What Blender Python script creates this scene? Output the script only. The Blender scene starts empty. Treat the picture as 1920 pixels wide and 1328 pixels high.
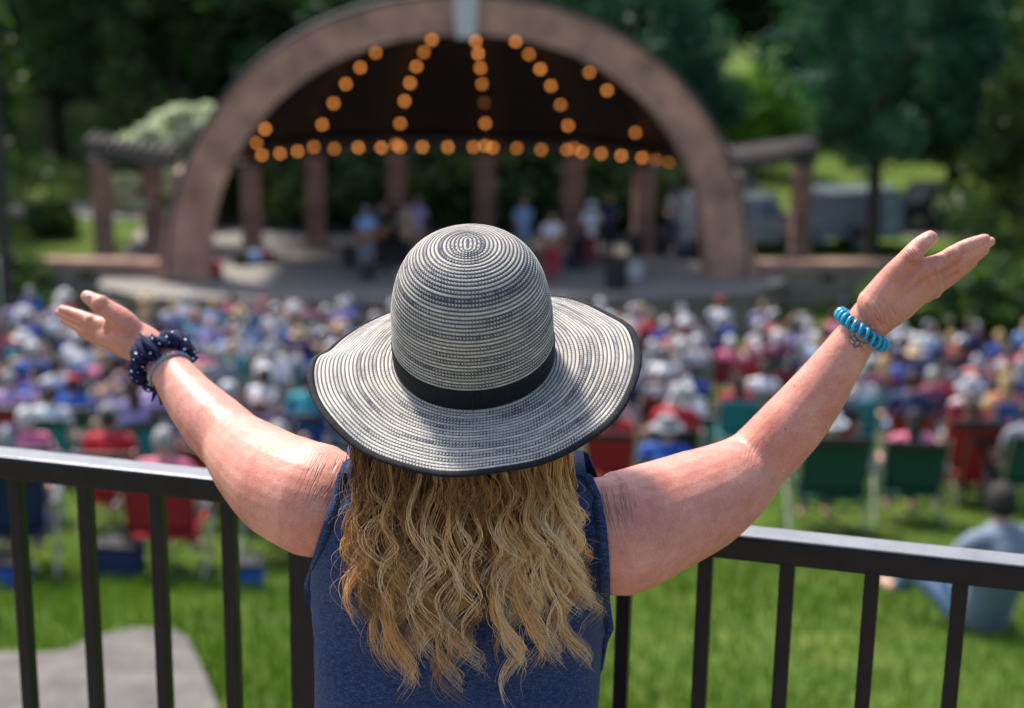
import bpy, bmesh, math, random
import numpy as np
from mathutils import Vector, Matrix
from mathutils.bvhtree import BVHTree
random.seed(7); rng = np.random.default_rng(11)
PI = math.pi; rad = math.radians
scene = bpy.context.scene; COL = scene.collection

# ------------------------------------------------------------ camera
FPX = 2900.0; PITCH = rad(14.3); ROLL = rad(1.0); ZC = 1.98
cf = np.array([0, math.cos(PITCH), -math.sin(PITCH)]); cu0 = np.array([0, math.sin(PITCH), math.cos(PITCH)]); cr0 = np.array([1., 0, 0])
cr = cr0*math.cos(ROLL)+cu0*math.sin(ROLL); cu = -cr0*math.sin(ROLL)+cu0*math.cos(ROLL)
CP = np.array([0, 0, ZC])
cam = bpy.data.cameras.new('camera'); camo = bpy.data.objects.new('camera', cam); COL.objects.link(camo)
M = Matrix(((cr[0], cu[0], -cf[0], 0), (cr[1], cu[1], -cf[1], 0), (cr[2], cu[2], -cf[2], ZC), (0, 0, 0, 1)))
camo.matrix_world = M
cam.sensor_width = 36; cam.lens = FPX/1920*36; cam.clip_start = 0.05; cam.clip_end = 3000
cam.dof.use_dof = True; cam.dof.focus_distance = 2.10; cam.dof.aperture_fstop = 2.7; cam.dof.aperture_blades = 0
scene.camera = camo

# ------------------------------------------------------------ world, sun, exposure
SUN_EL, SUN_AZ = rad(57), rad(-38)          # azimuth from +Y (towards the stage), negative = left
w = bpy.data.worlds.new('World'); scene.world = w; w.use_nodes = True
nt = w.node_tree; bgn = nt.nodes['Background']
sky = nt.nodes.new('ShaderNodeTexSky'); sky.sky_type = 'NISHITA'; sky.sun_disc = False
sky.sun_elevation = SUN_EL; sky.sun_rotation = SUN_AZ; sky.air_density = 1.0; sky.dust_density = 3.0; sky.ozone_density = 1.0
nt.links.new(sky.outputs[0], bgn.inputs[0]); bgn.inputs[1].default_value = 0.15
sl = bpy.data.lights.new('sun', 'SUN'); sl.energy = 3.6; sl.angle = rad(9.0); sl.color = (1, .95, .87)
so = bpy.data.objects.new('sun', sl); COL.objects.link(so)
sd = Vector((math.sin(SUN_AZ)*math.cos(SUN_EL), math.cos(SUN_AZ)*math.cos(SUN_EL), math.sin(SUN_EL)))
so.rotation_euler = sd.to_track_quat('Z', 'Y').to_euler()
vs = scene.view_settings
scene.display_settings.display_device = 'sRGB'
vs.view_transform = 'Standard'; vs.look = 'None'; vs.gamma = 1; vs.exposure = 0.85
scene.cycles.use_denoising = True
scene.cycles.max_bounces = 8; scene.cycles.sample_clamp_indirect = 6; scene.cycles.caustics_reflective = False; scene.cycles.caustics_refractive = False

# ------------------------------------------------------------ helpers
def ray(a, b): return cf+cr*((a-960)/FPX)+cu*((664-b)/FPX)
def aty(a, b, Y): d = ray(a, b); return CP+d*(Y/d[1])
def atz(a, b, Z): d = ray(a, b); return CP+d*((Z-ZC)/d[2])
def pxm(p): return FPX/float((np.array(p)-CP)@cf)          # pixels per metre at a point
def norm(v): v = np.array(v, float); return v/max(1e-9, np.linalg.norm(v))

class MB:
    def __init__(s): s.v = []; s.f = []
    def add(s, vs, fs):
        o = len(s.v); s.v += [tuple(map(float, p)) for p in vs]; s.f += [tuple(i+o for i in f) for f in fs]; return s
    def box(s, c, d, rz=0, R=None):
        h = np.array(d)/2; pts = [np.array([x, y, z])*h for x in (-1, 1) for y in (-1, 1) for z in (-1, 1)]
        if rz: cs, sn = math.cos(rz), math.sin(rz); pts = [np.array([p[0]*cs-p[1]*sn, p[0]*sn+p[1]*cs, p[2]]) for p in pts]
        if R is not None: pts = [R@p for p in pts]
        return s.add([p+np.array(c) for p in pts], [(0, 1, 3, 2), (4, 6, 7, 5), (0, 4, 5, 1), (2, 3, 7, 6), (0, 2, 6, 4), (1, 5, 7, 3)])
    def bbox(s, c, d, b=.01, rz=0):                      # box with chamfered edges
        bm = bmesh.new(); bmesh.ops.create_cube(bm, size=1)
        for v in bm.verts: v.co = Vector((v.co.x*d[0], v.co.y*d[1], v.co.z*d[2]))
        bmesh.ops.bevel(bm, geom=bm.edges[:], offset=b, segments=2, profile=.5, affect='EDGES')
        cs, sn = math.cos(rz), math.sin(rz)
        bm.verts.index_update()
        s.add([(v.co.x*cs-v.co.y*sn+c[0], v.co.x*sn+v.co.y*cs+c[1], v.co.z+c[2]) for v in bm.verts], [[v.index for v in f.verts] for f in bm.faces])
        bm.free(); return s
    def tube(s, pts, rr, n=8, caps=True, flat=None):     # flat: (axis, factor) squeezes the section along axis
        pts = [np.array(p, float) for p in pts]; k = len(pts)
        if not hasattr(rr, '__len__'): rr = [rr]*k
        T = [norm(pts[min(i+1, k-1)]-pts[max(i-1, 0)]) for i in range(k)]
        ref = np.array([0, 0, 1.]) if abs(T[0][2]) < .9 else np.array([1., 0, 0])
        a = norm(np.cross(T[0], ref)); vs, fs = [], []
        for i in range(k):
            a = norm(a-T[i]*(a@T[i])); b = np.cross(T[i], a)
            for j in range(n):
                t = 2*PI*j/n; off = (a*math.cos(t)+b*math.sin(t))*rr[i]
                if flat is not None: off = off-np.array(flat[0])*(off@np.array(flat[0]))*(1-flat[1])
                vs.append(pts[i]+off)
        for i in range(k-1):
            for j in range(n): fs.append((i*n+j, i*n+(j+1) % n, (i+1)*n+(j+1) % n, (i+1)*n+j))
        if caps: fs += [tuple(range(n))[::-1], tuple((k-1)*n+j for j in range(n))]
        return s.add(vs, fs)
    def limb(s, pts, rr, n=16, sub=4):                    # smooth chain with round ends
        pts = np.array(pts, float); rr = np.array(rr, float); k = len(pts)
        t = np.linspace(0, k-1, (k-1)*sub+1); P = []
        for x in t:
            i = min(int(x), k-2); f = x-i
            p0, p1, p2, p3 = pts[max(i-1, 0)], pts[i], pts[i+1], pts[min(i+2, k-1)]
            P.append(.5*((2*p1)+(-p0+p2)*f+(2*p0-5*p1+4*p2-p3)*f*f+(-p0+3*p1-3*p2+p3)*f**3))
        r = np.interp(t, range(k), rr); P = list(P); r = list(r)
        d0 = norm(P[0]-P[1]); d1 = norm(P[-1]-P[-2]); a, b = [], []
        for q in (.95, .75, .4): a.append((P[0]+d0*r[0]*q, r[0]*math.sqrt(1-q*q)))
        for q in (.4, .75, .95): b.append((P[-1]+d1*r[-1]*q, r[-1]*math.sqrt(1-q*q)))
        P = [x[0] for x in a]+P+[x[0] for x in b]; r = [x[1] for x in a]+r+[x[1] for x in b]
        return s.tube(P, r, n)
    def lathe(s, prof, n=24, c=(0, 0, 0)):
        vs, fs = [], []; k = len(prof)
        for (r, z) in prof:
            for j in range(n): t = 2*PI*j/n; vs.append((c[0]+r*math.cos(t), c[1]+r*math.sin(t), c[2]+z))
        for i in range(k-1):
            for j in range(n): fs.append((i*n+j, i*n+(j+1) % n, (i+1)*n+(j+1) % n, (i+1)*n+j))
        return s.add(vs, fs)
    def ball(s, c, r, n=12, m=8, R=None):
        r = np.array(r if hasattr(r, '__len__') else (r, r, r), float); vs, fs = [], []
        for i in range(m+1):
            p = PI*i/m
            for j in range(n):
                t = 2*PI*j/n; q = np.array([math.sin(p)*math.cos(t), math.sin(p)*math.sin(t), math.cos(p)])*r
                if R is not None: q = R@q
                vs.append(q+np.array(c))
        for i in range(m):
            for j in range(n): fs.append((i*n+j, (i+1)*n+j, (i+1)*n+(j+1) % n, i*n+(j+1) % n))
        return s.add(vs, fs)
    def prism(s, poly, z0, z1):                           # poly: (x,y) list
        n = len(poly); return s.add([(x, y, z0) for x, y in poly]+[(x, y, z1) for x, y in poly],
            [tuple(range(n))[::-1], tuple(range(n, 2*n))]+[(i, (i+1) % n, n+(i+1) % n, n+i) for i in range(n)])
    def mesh(s, name, smooth=False):
        m = bpy.data.meshes.new(name); m.from_pydata(s.v, [], s.f); m.validate()
        bm = bmesh.new(); bm.from_mesh(m); bmesh.ops.recalc_face_normals(bm, faces=bm.faces[:]); bm.to_mesh(m); bm.free()
        if smooth: m.polygons.foreach_set('use_smooth', [True]*len(m.polygons))
        return m

def np_mesh(name, V, Fq, smooth=False):
    V = np.asarray(V, np.float32); Fq = np.asarray(Fq, np.int32); k = Fq.shape[1]
    m = bpy.data.meshes.new(name); m.vertices.add(len(V)); m.vertices.foreach_set('co', V.ravel())
    m.loops.add(Fq.size); m.loops.foreach_set('vertex_index', Fq.ravel())
    m.polygons.add(len(Fq)); m.polygons.foreach_set('loop_start', np.arange(0, Fq.size, k, dtype=np.int32))
    m.update(calc_edges=True)
    if smooth: m.polygons.foreach_set('use_smooth', np.ones(len(Fq), bool))
    return m

def obj(name, mesh, mat, parent=None, color=None, kind=None):
    if isinstance(mesh, MB): mesh = mesh.mesh(name)
    o = bpy.data.objects.new(name, mesh); COL.objects.link(o)
    if mat is not None and len(mesh.materials) == 0: mesh.materials.append(mat)
    if parent is not None: o.parent = parent
    if color is not None: o.color = (*color, 1)
    if kind: o['kind'] = kind
    return o
def empty(name, loc=(0, 0, 0), rz=0, scale=1):
    o = bpy.data.objects.new(name, None); COL.objects.link(o); o.location = loc; o.rotation_euler = (0, 0, rz); o.scale = (scale,)*3; o.empty_display_size = .1
    return o
def tag(o, label, cat, group=None):
    o['label'] = label; o['category'] = cat
    if group: o['group'] = group
    return o
def copy_tree(o, parent=None):
    c = o.copy(); COL.objects.link(c); c.parent = parent
    for ch in list(o.children): copy_tree(ch, c)
    return c
def fuse(mb, voxel, it=4, fac=.5, name='body'):
    m = mb.mesh('tmp'); o = bpy.data.objects.new('tmp', m); COL.objects.link(o)
    r = o.modifiers.new('r', 'REMESH'); r.mode = 'VOXEL'; r.voxel_size = voxel; r.use_smooth_shade = True
    if it: q = o.modifiers.new('s', 'SMOOTH'); q.iterations = it; q.factor = fac
    dg = bpy.context.evaluated_depsgraph_get(); me = bpy.data.meshes.new_from_object(o.evaluated_get(dg)); me.name = name
    bpy.data.objects.remove(o); me.polygons.foreach_set('use_smooth', [True]*len(me.polygons)); me.materials.clear(); return me

# ------------------------------------------------------------ materials
class NT:
    def __init__(s, name):
        s.m = bpy.data.materials.new(name); s.m.use_nodes = True; s.t = s.m.node_tree; s.b = s.t.nodes['Principled BSDF']; s.out = s.t.nodes['Material Output']
    def n(s, typ, ins=None, **kw):
        x = s.t.nodes.new('ShaderNode'+typ)
        for k, v in kw.items(): setattr(x, k, v)
        for k, v in (ins or {}).items():
            if isinstance(v, bpy.types.NodeSocket): s.t.links.new(v, x.inputs[k])
            else: x.inputs[k].default_value = v
        return x
    def link(s, a, b): s.t.links.new(a, b)
    def math(s, op, a, b=None, c=None, clamp=False):
        ins = {0: a}
        if b is not None: ins[1] = b
        if c is not None: ins[2] = c
        x = s.n('Math', ins, operation=op); x.use_clamp = clamp; return x.outputs[0]
    def mix(s, f, a, b, bt='MIX'):
        x = s.n('Mix', {}, data_type='RGBA', blend_type=bt)
        for i, v in ((0, f), (6, a), (7, b)):
            if isinstance(v, bpy.types.NodeSocket): s.link(v, x.inputs[i])
            else: x.inputs[i].default_value = v if i == 0 else (*v[:3], 1)
        return x.outputs[2]
    def coord(s, which='Object'): return s.n('TexCoord').outputs[which]
    def noise(s, scale, detail=4, rough=.55, vec=None, which='Fac'):
        return s.n('TexNoise', {'Vector': vec if vec is not None else s.coord(), 'Scale': scale, 'Detail': detail, 'Roughness': rough}).outputs[which]
    def ramp(s, f, stops):
        x = s.n('ValToRGB', {0: f}); e = x.color_ramp.elements
        while len(e) < len(stops): e.new(.5)
        for q, (p, c) in zip(e, stops): q.position = p; q.color = (*c, 1) if len(c) == 3 else c
        return x.outputs[0]
    def sstep(s, x, a, b):
        q = s.n('MapRange', {0: x, 1: a, 2: b, 3: 0., 4: 1.}, interpolation_type='SMOOTHSTEP'); return q.outputs[0]
    def bump(s, h, strength=.3, dist=.01, normal=None):
        x = s.n('Bump', {'Height': h, 'Strength': strength, 'Distance': dist})
        if normal is not None: s.link(normal, x.inputs['Normal'])
        return x.outputs[0]
    def fin(s, color=None, rough=.7, normal=None, **kw):
        if color is not None:
            if isinstance(color, bpy.types.NodeSocket): s.link(color, s.b.inputs['Base Color'])
            else: s.b.inputs['Base Color'].default_value = (*color, 1)
        if isinstance(rough, bpy.types.NodeSocket): s.link(rough, s.b.inputs['Roughness'])
        else: s.b.inputs['Roughness'].default_value = rough
        if normal is not None: s.link(normal, s.b.inputs['Normal'])
        for k, v in kw.items(): s.b.inputs[k.replace('_', ' ')].default_value = v
        return s.m

def mottled(name, c1, c2, scale=6, rough=.8, bump=.25, dist=.01, **kw):
    t = NT(name); n1 = t.noise(scale, 6, .6); n2 = t.noise(scale*9, 3)
    f = t.math('ADD', t.math('MULTIPLY', n1, .7), t.math('MULTIPLY', n2, .3))
    return t.fin(t.ramp(f, [(.32, c1), (.68, c2)]), rough, t.bump(f, bump, dist), **kw)
def leafmat(name, c1, c2, trans=.35):
    t = NT(name); n1 = t.noise(.55, 3); n2 = t.noise(7, 2)
    f = t.math('ADD', t.math('MULTIPLY', n1, .65), t.math('MULTIPLY', n2, .35)); c = t.ramp(f, [(.34, c1), (.66, c2)])
    t.fin(c, .55); tr = t.n('BsdfTranslucent', {'Color': t.mix(1., c, (1.3, 1.5, .6), 'MULTIPLY')})
    mx = t.n('MixShader', {0: trans, 1: t.b.outputs[0], 2: tr.outputs[0]}); t.link(mx.outputs[0], t.out.inputs[0]); return t.m
def objcol(name, rough=.8, bump=.15, scale=40, **kw):
    t = NT(name); oc = t.n('ObjectInfo').outputs['Color']; n1 = t.noise(scale, 4)
    return t.fin(t.mix(1., oc, t.ramp(n1, [(.3, (.72, .72, .72)), (.7, (1, 1, 1))]), 'MULTIPLY'), rough, t.bump(n1, bump, .01), **kw)

def brickmat(name, c1, c2, mortar, sc=1.0):
    t = NT(name); g = t.coord('Generated') if False else t.coord()
    mp = t.n('Mapping', {'Vector': g, 'Rotation': (PI/2, 0, 0)}).outputs[0]
    b = t.n('TexBrick', {'Vector': mp, 'Color1': (*c1, 1), 'Color2': (*c2, 1), 'Mortar': (*mortar, 1), 'Scale': sc, 'Mortar Size': .008, 'Brick Width': .21, 'Row Height': .075})
    n1 = t.noise(1.3, 5, .65); c = t.mix(1., b.outputs[0], t.ramp(n1, [(.34, (.58, .55, .56)), (.66, (1.22, 1.12, 1.05))]), 'MULTIPLY')
    return t.fin(c, .85, t.bump(b.outputs[1], -.4, .01))

MT = {}
MT['grass'] = (lambda t: t.fin(t.mix(t.sstep(t.noise(1.7, 6, .65), .38, .66),
        t.ramp(t.noise(14, 6, .7), [(.3, (.024, .060, .006)), (.7, (.080, .134, .022))]),
        t.ramp(t.noise(22, 6, .7), [(.3, (.055, .095, .010)), (.7, (.15, .180, .045))])), .9, t.bump(t.noise(60, 4), .6, .03), Specular_IOR_Level=.08))(NT('lawn'))
MT['blade'] = leafmat('grass_blade', (.035, .085, .008), (.13, .195, .022), .3)
MT['concrete'] = mottled('concrete', (.16, .147, .13), (.25, .23, .205), 1.6, .9)
MT['slab'] = mottled('flat_stone', (.045, .041, .038), (.155, .14, .126), 3.2, .9, .5, .01)
MT['asphalt'] = mottled('asphalt', (.10, .095, .09), (.17, .16, .15), 3, .9)
MT['stone'] = mottled('wall_stone', (.16, .135, .105), (.30, .26, .21), 2.2, .9, .6, .03)
MT['cap'] = brickmat('brick_cap', (.27, .155, .115), (.34, .21, .16), (.3, .26, .22))
MT['brick'] = brickmat('arch_brick', (.40, .205, .138), (.49, .28, .20), (.42, .32, .25))
MT['pier'] = brickmat('pier_brick', (.22, .125, .09), (.29, .17, .125), (.28, .21, .17))
MT['key'] = mottled('keystone_concrete', (.47, .455, .43), (.62, .60, .56), 4, .8)
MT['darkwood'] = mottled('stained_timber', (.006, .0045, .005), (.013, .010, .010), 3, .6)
MT['beam'] = mottled('weathered_beam', (.05, .042, .042), (.10, .085, .085), 3, .8)
MT['bark'] = mottled('bark', (.03, .022, .016), (.085, .065, .05), 6, .95, .8, .05)
MT['leafA'] = leafmat('leaf_dark', (.014, .046, .014), (.055, .125, .036))
MT['leafB'] = leafmat('leaf_blue_green', (.010, .046, .027), (.030, .125, .066), .3)
MT['leafC'] = leafmat('leaf_olive', (.030, .070, .018), (.105, .170, .045))
MT['leafD'] = leafmat('leaf_bright', (.07, .16, .02), (.20, .36, .04), .5)
MT['petal'] = mottled('cream_petal', (.52, .60, .34), (.86, .88, .66), 5, .7, 0.)
MT['rail'] = (lambda t: t.fin(t.ramp(t.noise(30, 5), [(.3, (.005, .005, .006)), (.7, (.011, .0105, .012))]), t.math('ADD', .20, t.math('MULTIPLY', t.noise(38, 5), .26)), t.bump(t.noise(400, 2), .06, .001), Specular_IOR_Level=.26))(NT('black_powder_coat'))
MT['deck'] = mottled('deck_boards', (.18, .14, .11), (.28, .23, .19), 5, .8)
MT['cloth'] = objcol('dyed_cloth')
MT['skinobj'] = objcol('crowd_skin', .55, .05, 20)
MT['paint'] = objcol('vehicle_paint', .25, .01, 3, Coat_Weight=.4)
MT['straw'] = objcol('hat_straw', .8, .3, 120)
MT['metal'] = mottled('steel_tube', (.30, .30, .31), (.45, .45, .46), 20, .4, .05, .002, Metallic=.8)
MT['blackpl'] = mottled('black_plastic', (.010, .010, .012), (.022, .022, .024), 30, .45)
MT['glass'] = NT('window_glass').fin((.03, .04, .05), .06)
MT['tyre'] = mottled('rubber', (.012, .012, .012), (.025, .025, .025), 30, .8)
def emis(name, col, st):
    t = NT(name); t.fin((.8, .5, .2), .3); t.b.inputs['Emission Color'].default_value = (*col, 1); t.b.inputs['Emission Strength'].default_value = st; return t.m
MT['bulb'] = emis('lit_bulb', (1, .33, .06), 2.3)
MT['bulb2'] = emis('lit_bulb_softer', (1, .33, .06), 1.75); MT['bulb3'] = emis('lit_bulb_stronger', (1, .34, .07), 2.7)
MT['bulbdim'] = emis('dim_bulb', (1, .30, .12), .35)

# ------------------------------------------------------------ ground
ZS = -6.43                                            # stage floor level
GY = [-400, 2.2, 3, 7, 11, 13, 16, 22, 30, 36, 38.5, 39.6, 40.2, 41, 70, 110, 800]
GZ = [-1.1, -1.1, -1.2, -2.05, -2.95, -3.42, -4.05, -5.15, -6.5, -7.3, -7.45, -7.45, -6.52, -6.5, -6.5, -2.5, 30]
def gz(x, y):
    sh = float(np.interp(x, [-9.5, 7.5], [1.0, 2.5]))            # the bank follows the line of the two walls
    k = float(np.interp(y, [36, 38.5, 44.5, 48], [0, 1, 1, 0])); return float(np.interp(y-sh*k, GY, GZ))
ys = np.unique(np.concatenate([[-400, -100, -30, -5], np.arange(0, 39, .5), np.arange(39.2, 45, .3), np.arange(45, 80, 1.5), np.linspace(80, 800, 30)]))
xs = np.unique(np.concatenate([np.linspace(-600, -40, 12), np.arange(-40, 41, 1.), np.linspace(40, 600, 12)]))
gv = np.array([[x, y, gz(x, y)+(.05*math.sin(x*.7+y*.3)*math.sin(y*.5) if 6 < y < 36 else 0)] for y in ys for x in xs])
nx = len(xs); gf = [(j*nx+i, j*nx+i+1, (j+1)*nx+i+1, (j+1)*nx+i) for j in range(len(ys)-1) for i in range(nx-1)]
obj('ground', np_mesh('ground', gv, gf, True), MT['grass'], kind='structure')
# grass blades on the near lawn
nb = 46000
by = 6.0+15*rng.random(nb)**1.2; bx = (rng.random(nb)*2-1)*(by*.36+.6)
bz = np.interp(by, GY, GZ)-.01; bh = .05+.06*rng.random(nb); ba = rng.random(nb)*2*PI; lean = (rng.random((nb, 2))-.5)*.07
bw = .007+.006*rng.random(nb)
p0 = np.stack([bx-np.cos(ba)*bw, by-np.sin(ba)*bw, bz], 1); p1 = np.stack([bx+np.cos(ba)*bw, by+np.sin(ba)*bw, bz], 1)
p2 = np.stack([bx+lean[:, 0], by+lean[:, 1], bz+bh+.06], 1)
bv = np.stack([p0, p1, p2], 1).reshape(-1, 3)
g = obj('grass', np_mesh('grass', bv, np.arange(nb*3).reshape(-1, 3)), MT['blade'], kind='stuff')
tag(g, 'mown green lawn grass on the slope below the railing', 'grass')
# road behind the stage on the right
rp = [(9, 50.0), (60, 55.5), (60, 60.5), (9, 53.6)]
obj('road', MB().prism([(-60, 52), (8, 49.2), (60, 50.4), (60, 54.4), (8, 52.6), (-60, 56)], -6.496, -6.47), MT['asphalt'], kind='structure')
# flat stone slab bottom left
sp = [(-60, 1225), (0, 1222), (70, 1224), (128, 1218), (160, 1200), (205, 1186), (255, 1176), (325, 1180), (352, 1196), (378, 1250), (400, 1300), (425, 1380), (380, 1520), (-60, 1520)]
def on_ground(u, v, dz=0):
    lo, hi = 3.0, 60.0
    for _ in range(40):
        m = (lo+hi)/2; p = aty(u, v, m)
        if p[2] > gz(p[0], m)+dz: lo = m
        else: hi = m
    return aty(u, v, lo)
poly = [on_ground(u, v, .12) for u, v in sp]
bmv = MB(); n = len(poly)
bmv.add([p for p in poly]+[p-np.array([0, 0, .3]) for p in poly], [tuple(range(n))]+[(i, n+i, n+(i+1) % n, (i+1) % n) for i in range(n)])
tag(obj('stone_slab', bmv, MT['slab']), 'broad pale grey flat stone slab set in the lawn behind the railing', 'stone slab')

# ------------------------------------------------------------ bandshell stage
YAW = math.atan2(42.38-40.73, 5.87+8.70); AC = np.array([-1.415, 41.555])      # arch centre on plan
ax = np.array([math.cos(YAW), math.sin(YAW)]); ad = np.array([-math.sin(YAW), math.cos(YAW)])   # along the arch, to the back
def S(a, d, z): p = AC+ax*a+ad*d; return np.array([p[0], p[1], z])
def Rz(o): o.rotation_euler = (0, 0, YAW)
# stage platform: concrete top with stone front
st = empty('stage_platform', S(0, 0, ZS-1.0)); 
def local(mb):                                         # world -> child of empty at its location
    return mb
front = [(-9.6, -1.0), (-8.3, -2.45), (-5, -2.85), (0, -3.0), (4.6, -2.85), (7.6, -2.3), (8.9, -.8)]
back = [(8.9, 7.6), (4, 8.6), (-4, 8.6), (-9.6, 7.6)]
tp = [tuple(S(a, d, 0)[:2]) for a, d in front+back]
top = obj('stage_floor', MB().prism(tp, ZS-.16, ZS), MT['concrete'], st)
tp2 = [tuple(S(a*.985, d*.97+.05, 0)[:2]) for a, d in front+back]
sfw = obj('stage_wall', MB().prism(tp2, ZS-1.1, ZS-.163), MT['stone'], st)
for o in (top, sfw): o.matrix_parent_inverse = Matrix.Translation(-Vector(st.location))
tag(st, 'curved pale concrete stage platform with stone front under the brick arch', 'stage')

arch = empty('brick_arch', S(0, 0, ZS))
def inv(o, p): o.matrix_parent_inverse = Matrix.Translation(-Vector(p.location)); return o
def arch_curve(aw, h, n, p=2.15):
    out = []
    for i in range(n+1):
        t = PI*i/n; c, s_ = math.cos(t), math.sin(t)
        out.append((-aw*math.copysign(abs(c)**(2/p), c), h*abs(s_)**(2/p)))
    return out
NA = 96; oc = arch_curve(7.80, 7.45, NA); ic = arch_curve(6.75, 6.50, NA)
mb = MB(); vs_, fs_ = [], []
for (a0, h0), (a1, h1) in zip(oc, ic):
    vs_ += [S(a0, -.45, ZS+h0), S(a1, -.45, ZS+h1), S(a1, .45, ZS+h1), S(a0, .45, ZS+h0)]
for i in range(NA):
    for j in range(4): fs_.append((i*4+j, i*4+(j+1) % 4, (i+1)*4+(j+1) % 4, (i+1)*4+j))
mb.add(vs_, fs_); inv(obj('arch_band', mb, MT['brick'], arch), arch)
rimo = arch_curve(7.90, 7.55, NA)
mb = MB(); vs_, fs_ = [], []
for (a0, h0), (a1, h1) in zip(rimo, oc):
    vs_ += [S(a0, -.52, ZS+h0), S(a1, -.52, ZS+h1+.002), S(a1, .5, ZS+h1+.002), S(a0, .5, ZS+h0)]
for i in range(NA):
    for j in range(4): fs_.append((i*4+j, i*4+(j+1) % 4, (i+1)*4+(j+1) % 4, (i+1)*4+j))
mb.add(vs_, fs_); inv(obj('coping', mb, MT['beam'], arch), arch)
mb = MB(); kz0, kz1 = ZS+6.42, ZS+7.9
kv = [S(a, d, z) for d in (-.58, .5) for a, z in ((-.24, kz0), (.24, kz0), (.36, kz1), (-.36, kz1))]
mb.add(kv, [(0, 1, 2, 3), (7, 6, 5, 4), (0, 4, 5, 1), (1, 5, 6, 2), (2, 6, 7, 3), (3, 7, 4, 0)])
k = inv(obj('keystone', mb, MT['key'], arch), arch); k['label'] = 'pale grey concrete keystone'
for sgn in (-1, 1):                                     # buttress at each foot
    mb = MB(); a0 = 8.18*sgn; a1 = 7.0*sgn; a2 = 7.55*sgn; a3 = 7.1*sgn
    q = [S(a, d, z) for d in (-.5, .62) for a, z in ((a0, ZS), (a1, ZS), (a3, ZS+2.9), (a2, ZS+2.9))]
    mb.add(q, [(0, 1, 2, 3), (7, 6, 5, 4), (0, 4, 5, 1), (1, 5, 6, 2), (2, 6, 7, 3), (3, 7, 4, 0)])
    inv(obj('buttress', mb, MT['brick'], arch), arch)
tag(arch, 'large brown brick arch framing the stage with pale keystone on top', 'arch')

# roof shell: ribs measured from eave to apex
ribs_px = [[(468, 286), (482, 262), (498, 236), (530, 196), (580, 150), (640, 105)],
           [(589, 270), (605, 228), (626, 188), (649, 152), (676, 121), (705, 93)],
           [(743, 265), (751, 226), (759, 184), (769, 150), (781, 119), (795, 92), (810, 69)],
           [(910, 268), (910, 226), (908, 187), (904, 152), (901, 122), (897, 95), (892, 71)],
           [(1076, 272), (1065, 230), (1051, 191), (1033, 155), (1013, 124), (992, 96), (967, 72)],
           [(1211, 291), (1191, 243), (1167, 204), (1138, 164), (1105, 130), (1068, 100)]]
col_ad = [(-6.35, 3.6), (-4.65, 4.6), (-2.15, 5.6), (.85, 5.7), (3.35, 4.2), (5.6, 3.3)]
ZE = ZS+2.92
roof = empty('stage_roof', S(0, 3, ZE))
ribs3 = []
eave3 = []
for i, px in enumerate(ribs_px):
    base = S(*col_ad[i], 0); y0 = base[1]; y1 = AC[1]+.9; pts = []
    for j, (u, v) in enumerate(px):
        t = j/(len(px)-1+.6); pts.append(aty(u, v, y0+(y1-y0)*t**1.15))
    apex = S(0.0, .75, ZS+7.0); e = pts[-1]; pts.append(e+(apex-e)*.65)
    ribs3.append(pts); eave3.append(pts[0])
def resample(P, n):
    P = np.array(P); d = np.concatenate([[0], np.cumsum(np.linalg.norm(np.diff(P, axis=0), axis=1))]); t = np.linspace(0, d[-1], n)
    return np.stack([np.interp(t, d, P[:, k]) for k in range(3)], 1)
NR = 14
sideL = [S(-7.2, .5+.25*j*0, ZS+2.6+4.7*math.sin(j/(NR-1)*PI/2)) if False else None for j in range(NR)]
def archpt(f, dd=.47, k=.985):                           # f in 0..1 along the arch
    t = PI*f; c, s_ = math.cos(t), math.sin(t); p = 2.15
    return S(-7.25*math.copysign(abs(c)**(2/p), c)*k, dd, ZS+6.95*abs(s_)**(2/p))
f0 = .155
left = [archpt(f0+(.5-f0)*j/(NR-1)) for j in range(NR)]; right = [archpt(1-f0-(.5-f0)*j/(NR-1)) for j in range(NR)]
cols = [np.array(left)]+[resample(r_, NR)+np.array([0, .12, .10]) for r_ in ribs3]+[np.array(right)]
sub = []
for i in range(len(cols)-1):
    for q in range(5): f = q/5; bul = math.sin(PI*f)*.0; sub.append(cols[i]*(1-f)+cols[i+1]*f)
sub.append(cols[-1]); G = np.array(sub); na, nr = G.shape[:2]
V = np.concatenate([G.reshape(-1, 3), (G+np.array([0, .12, .18])).reshape(-1, 3)]); N0 = na*nr
fq = []
for i in range(na-1):
    for j in range(nr-1):
        a = i*nr+j; fq.append((a, a+1, a+nr+1, a+nr)); fq.append((N0+a, N0+a+nr, N0+a+nr+1, N0+a+1))
for i in range(na-1): fq.append((i*nr, (i+1)*nr, N0+(i+1)*nr, N0+i*nr)); a = nr-1; fq.append((i*nr+a, N0+i*nr+a, N0+(i+1)*nr+a, (i+1)*nr+a))
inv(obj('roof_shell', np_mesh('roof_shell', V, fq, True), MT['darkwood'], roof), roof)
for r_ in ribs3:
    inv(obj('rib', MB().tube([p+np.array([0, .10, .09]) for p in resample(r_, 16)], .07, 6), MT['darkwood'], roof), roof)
ev = [cols[0][0]+np.array([0, 0, -.1])]+[e+np.array([0, .12, -.02]) for e in eave3]+[cols[-1][0]+np.array([0, 0, -.1])]
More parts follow.
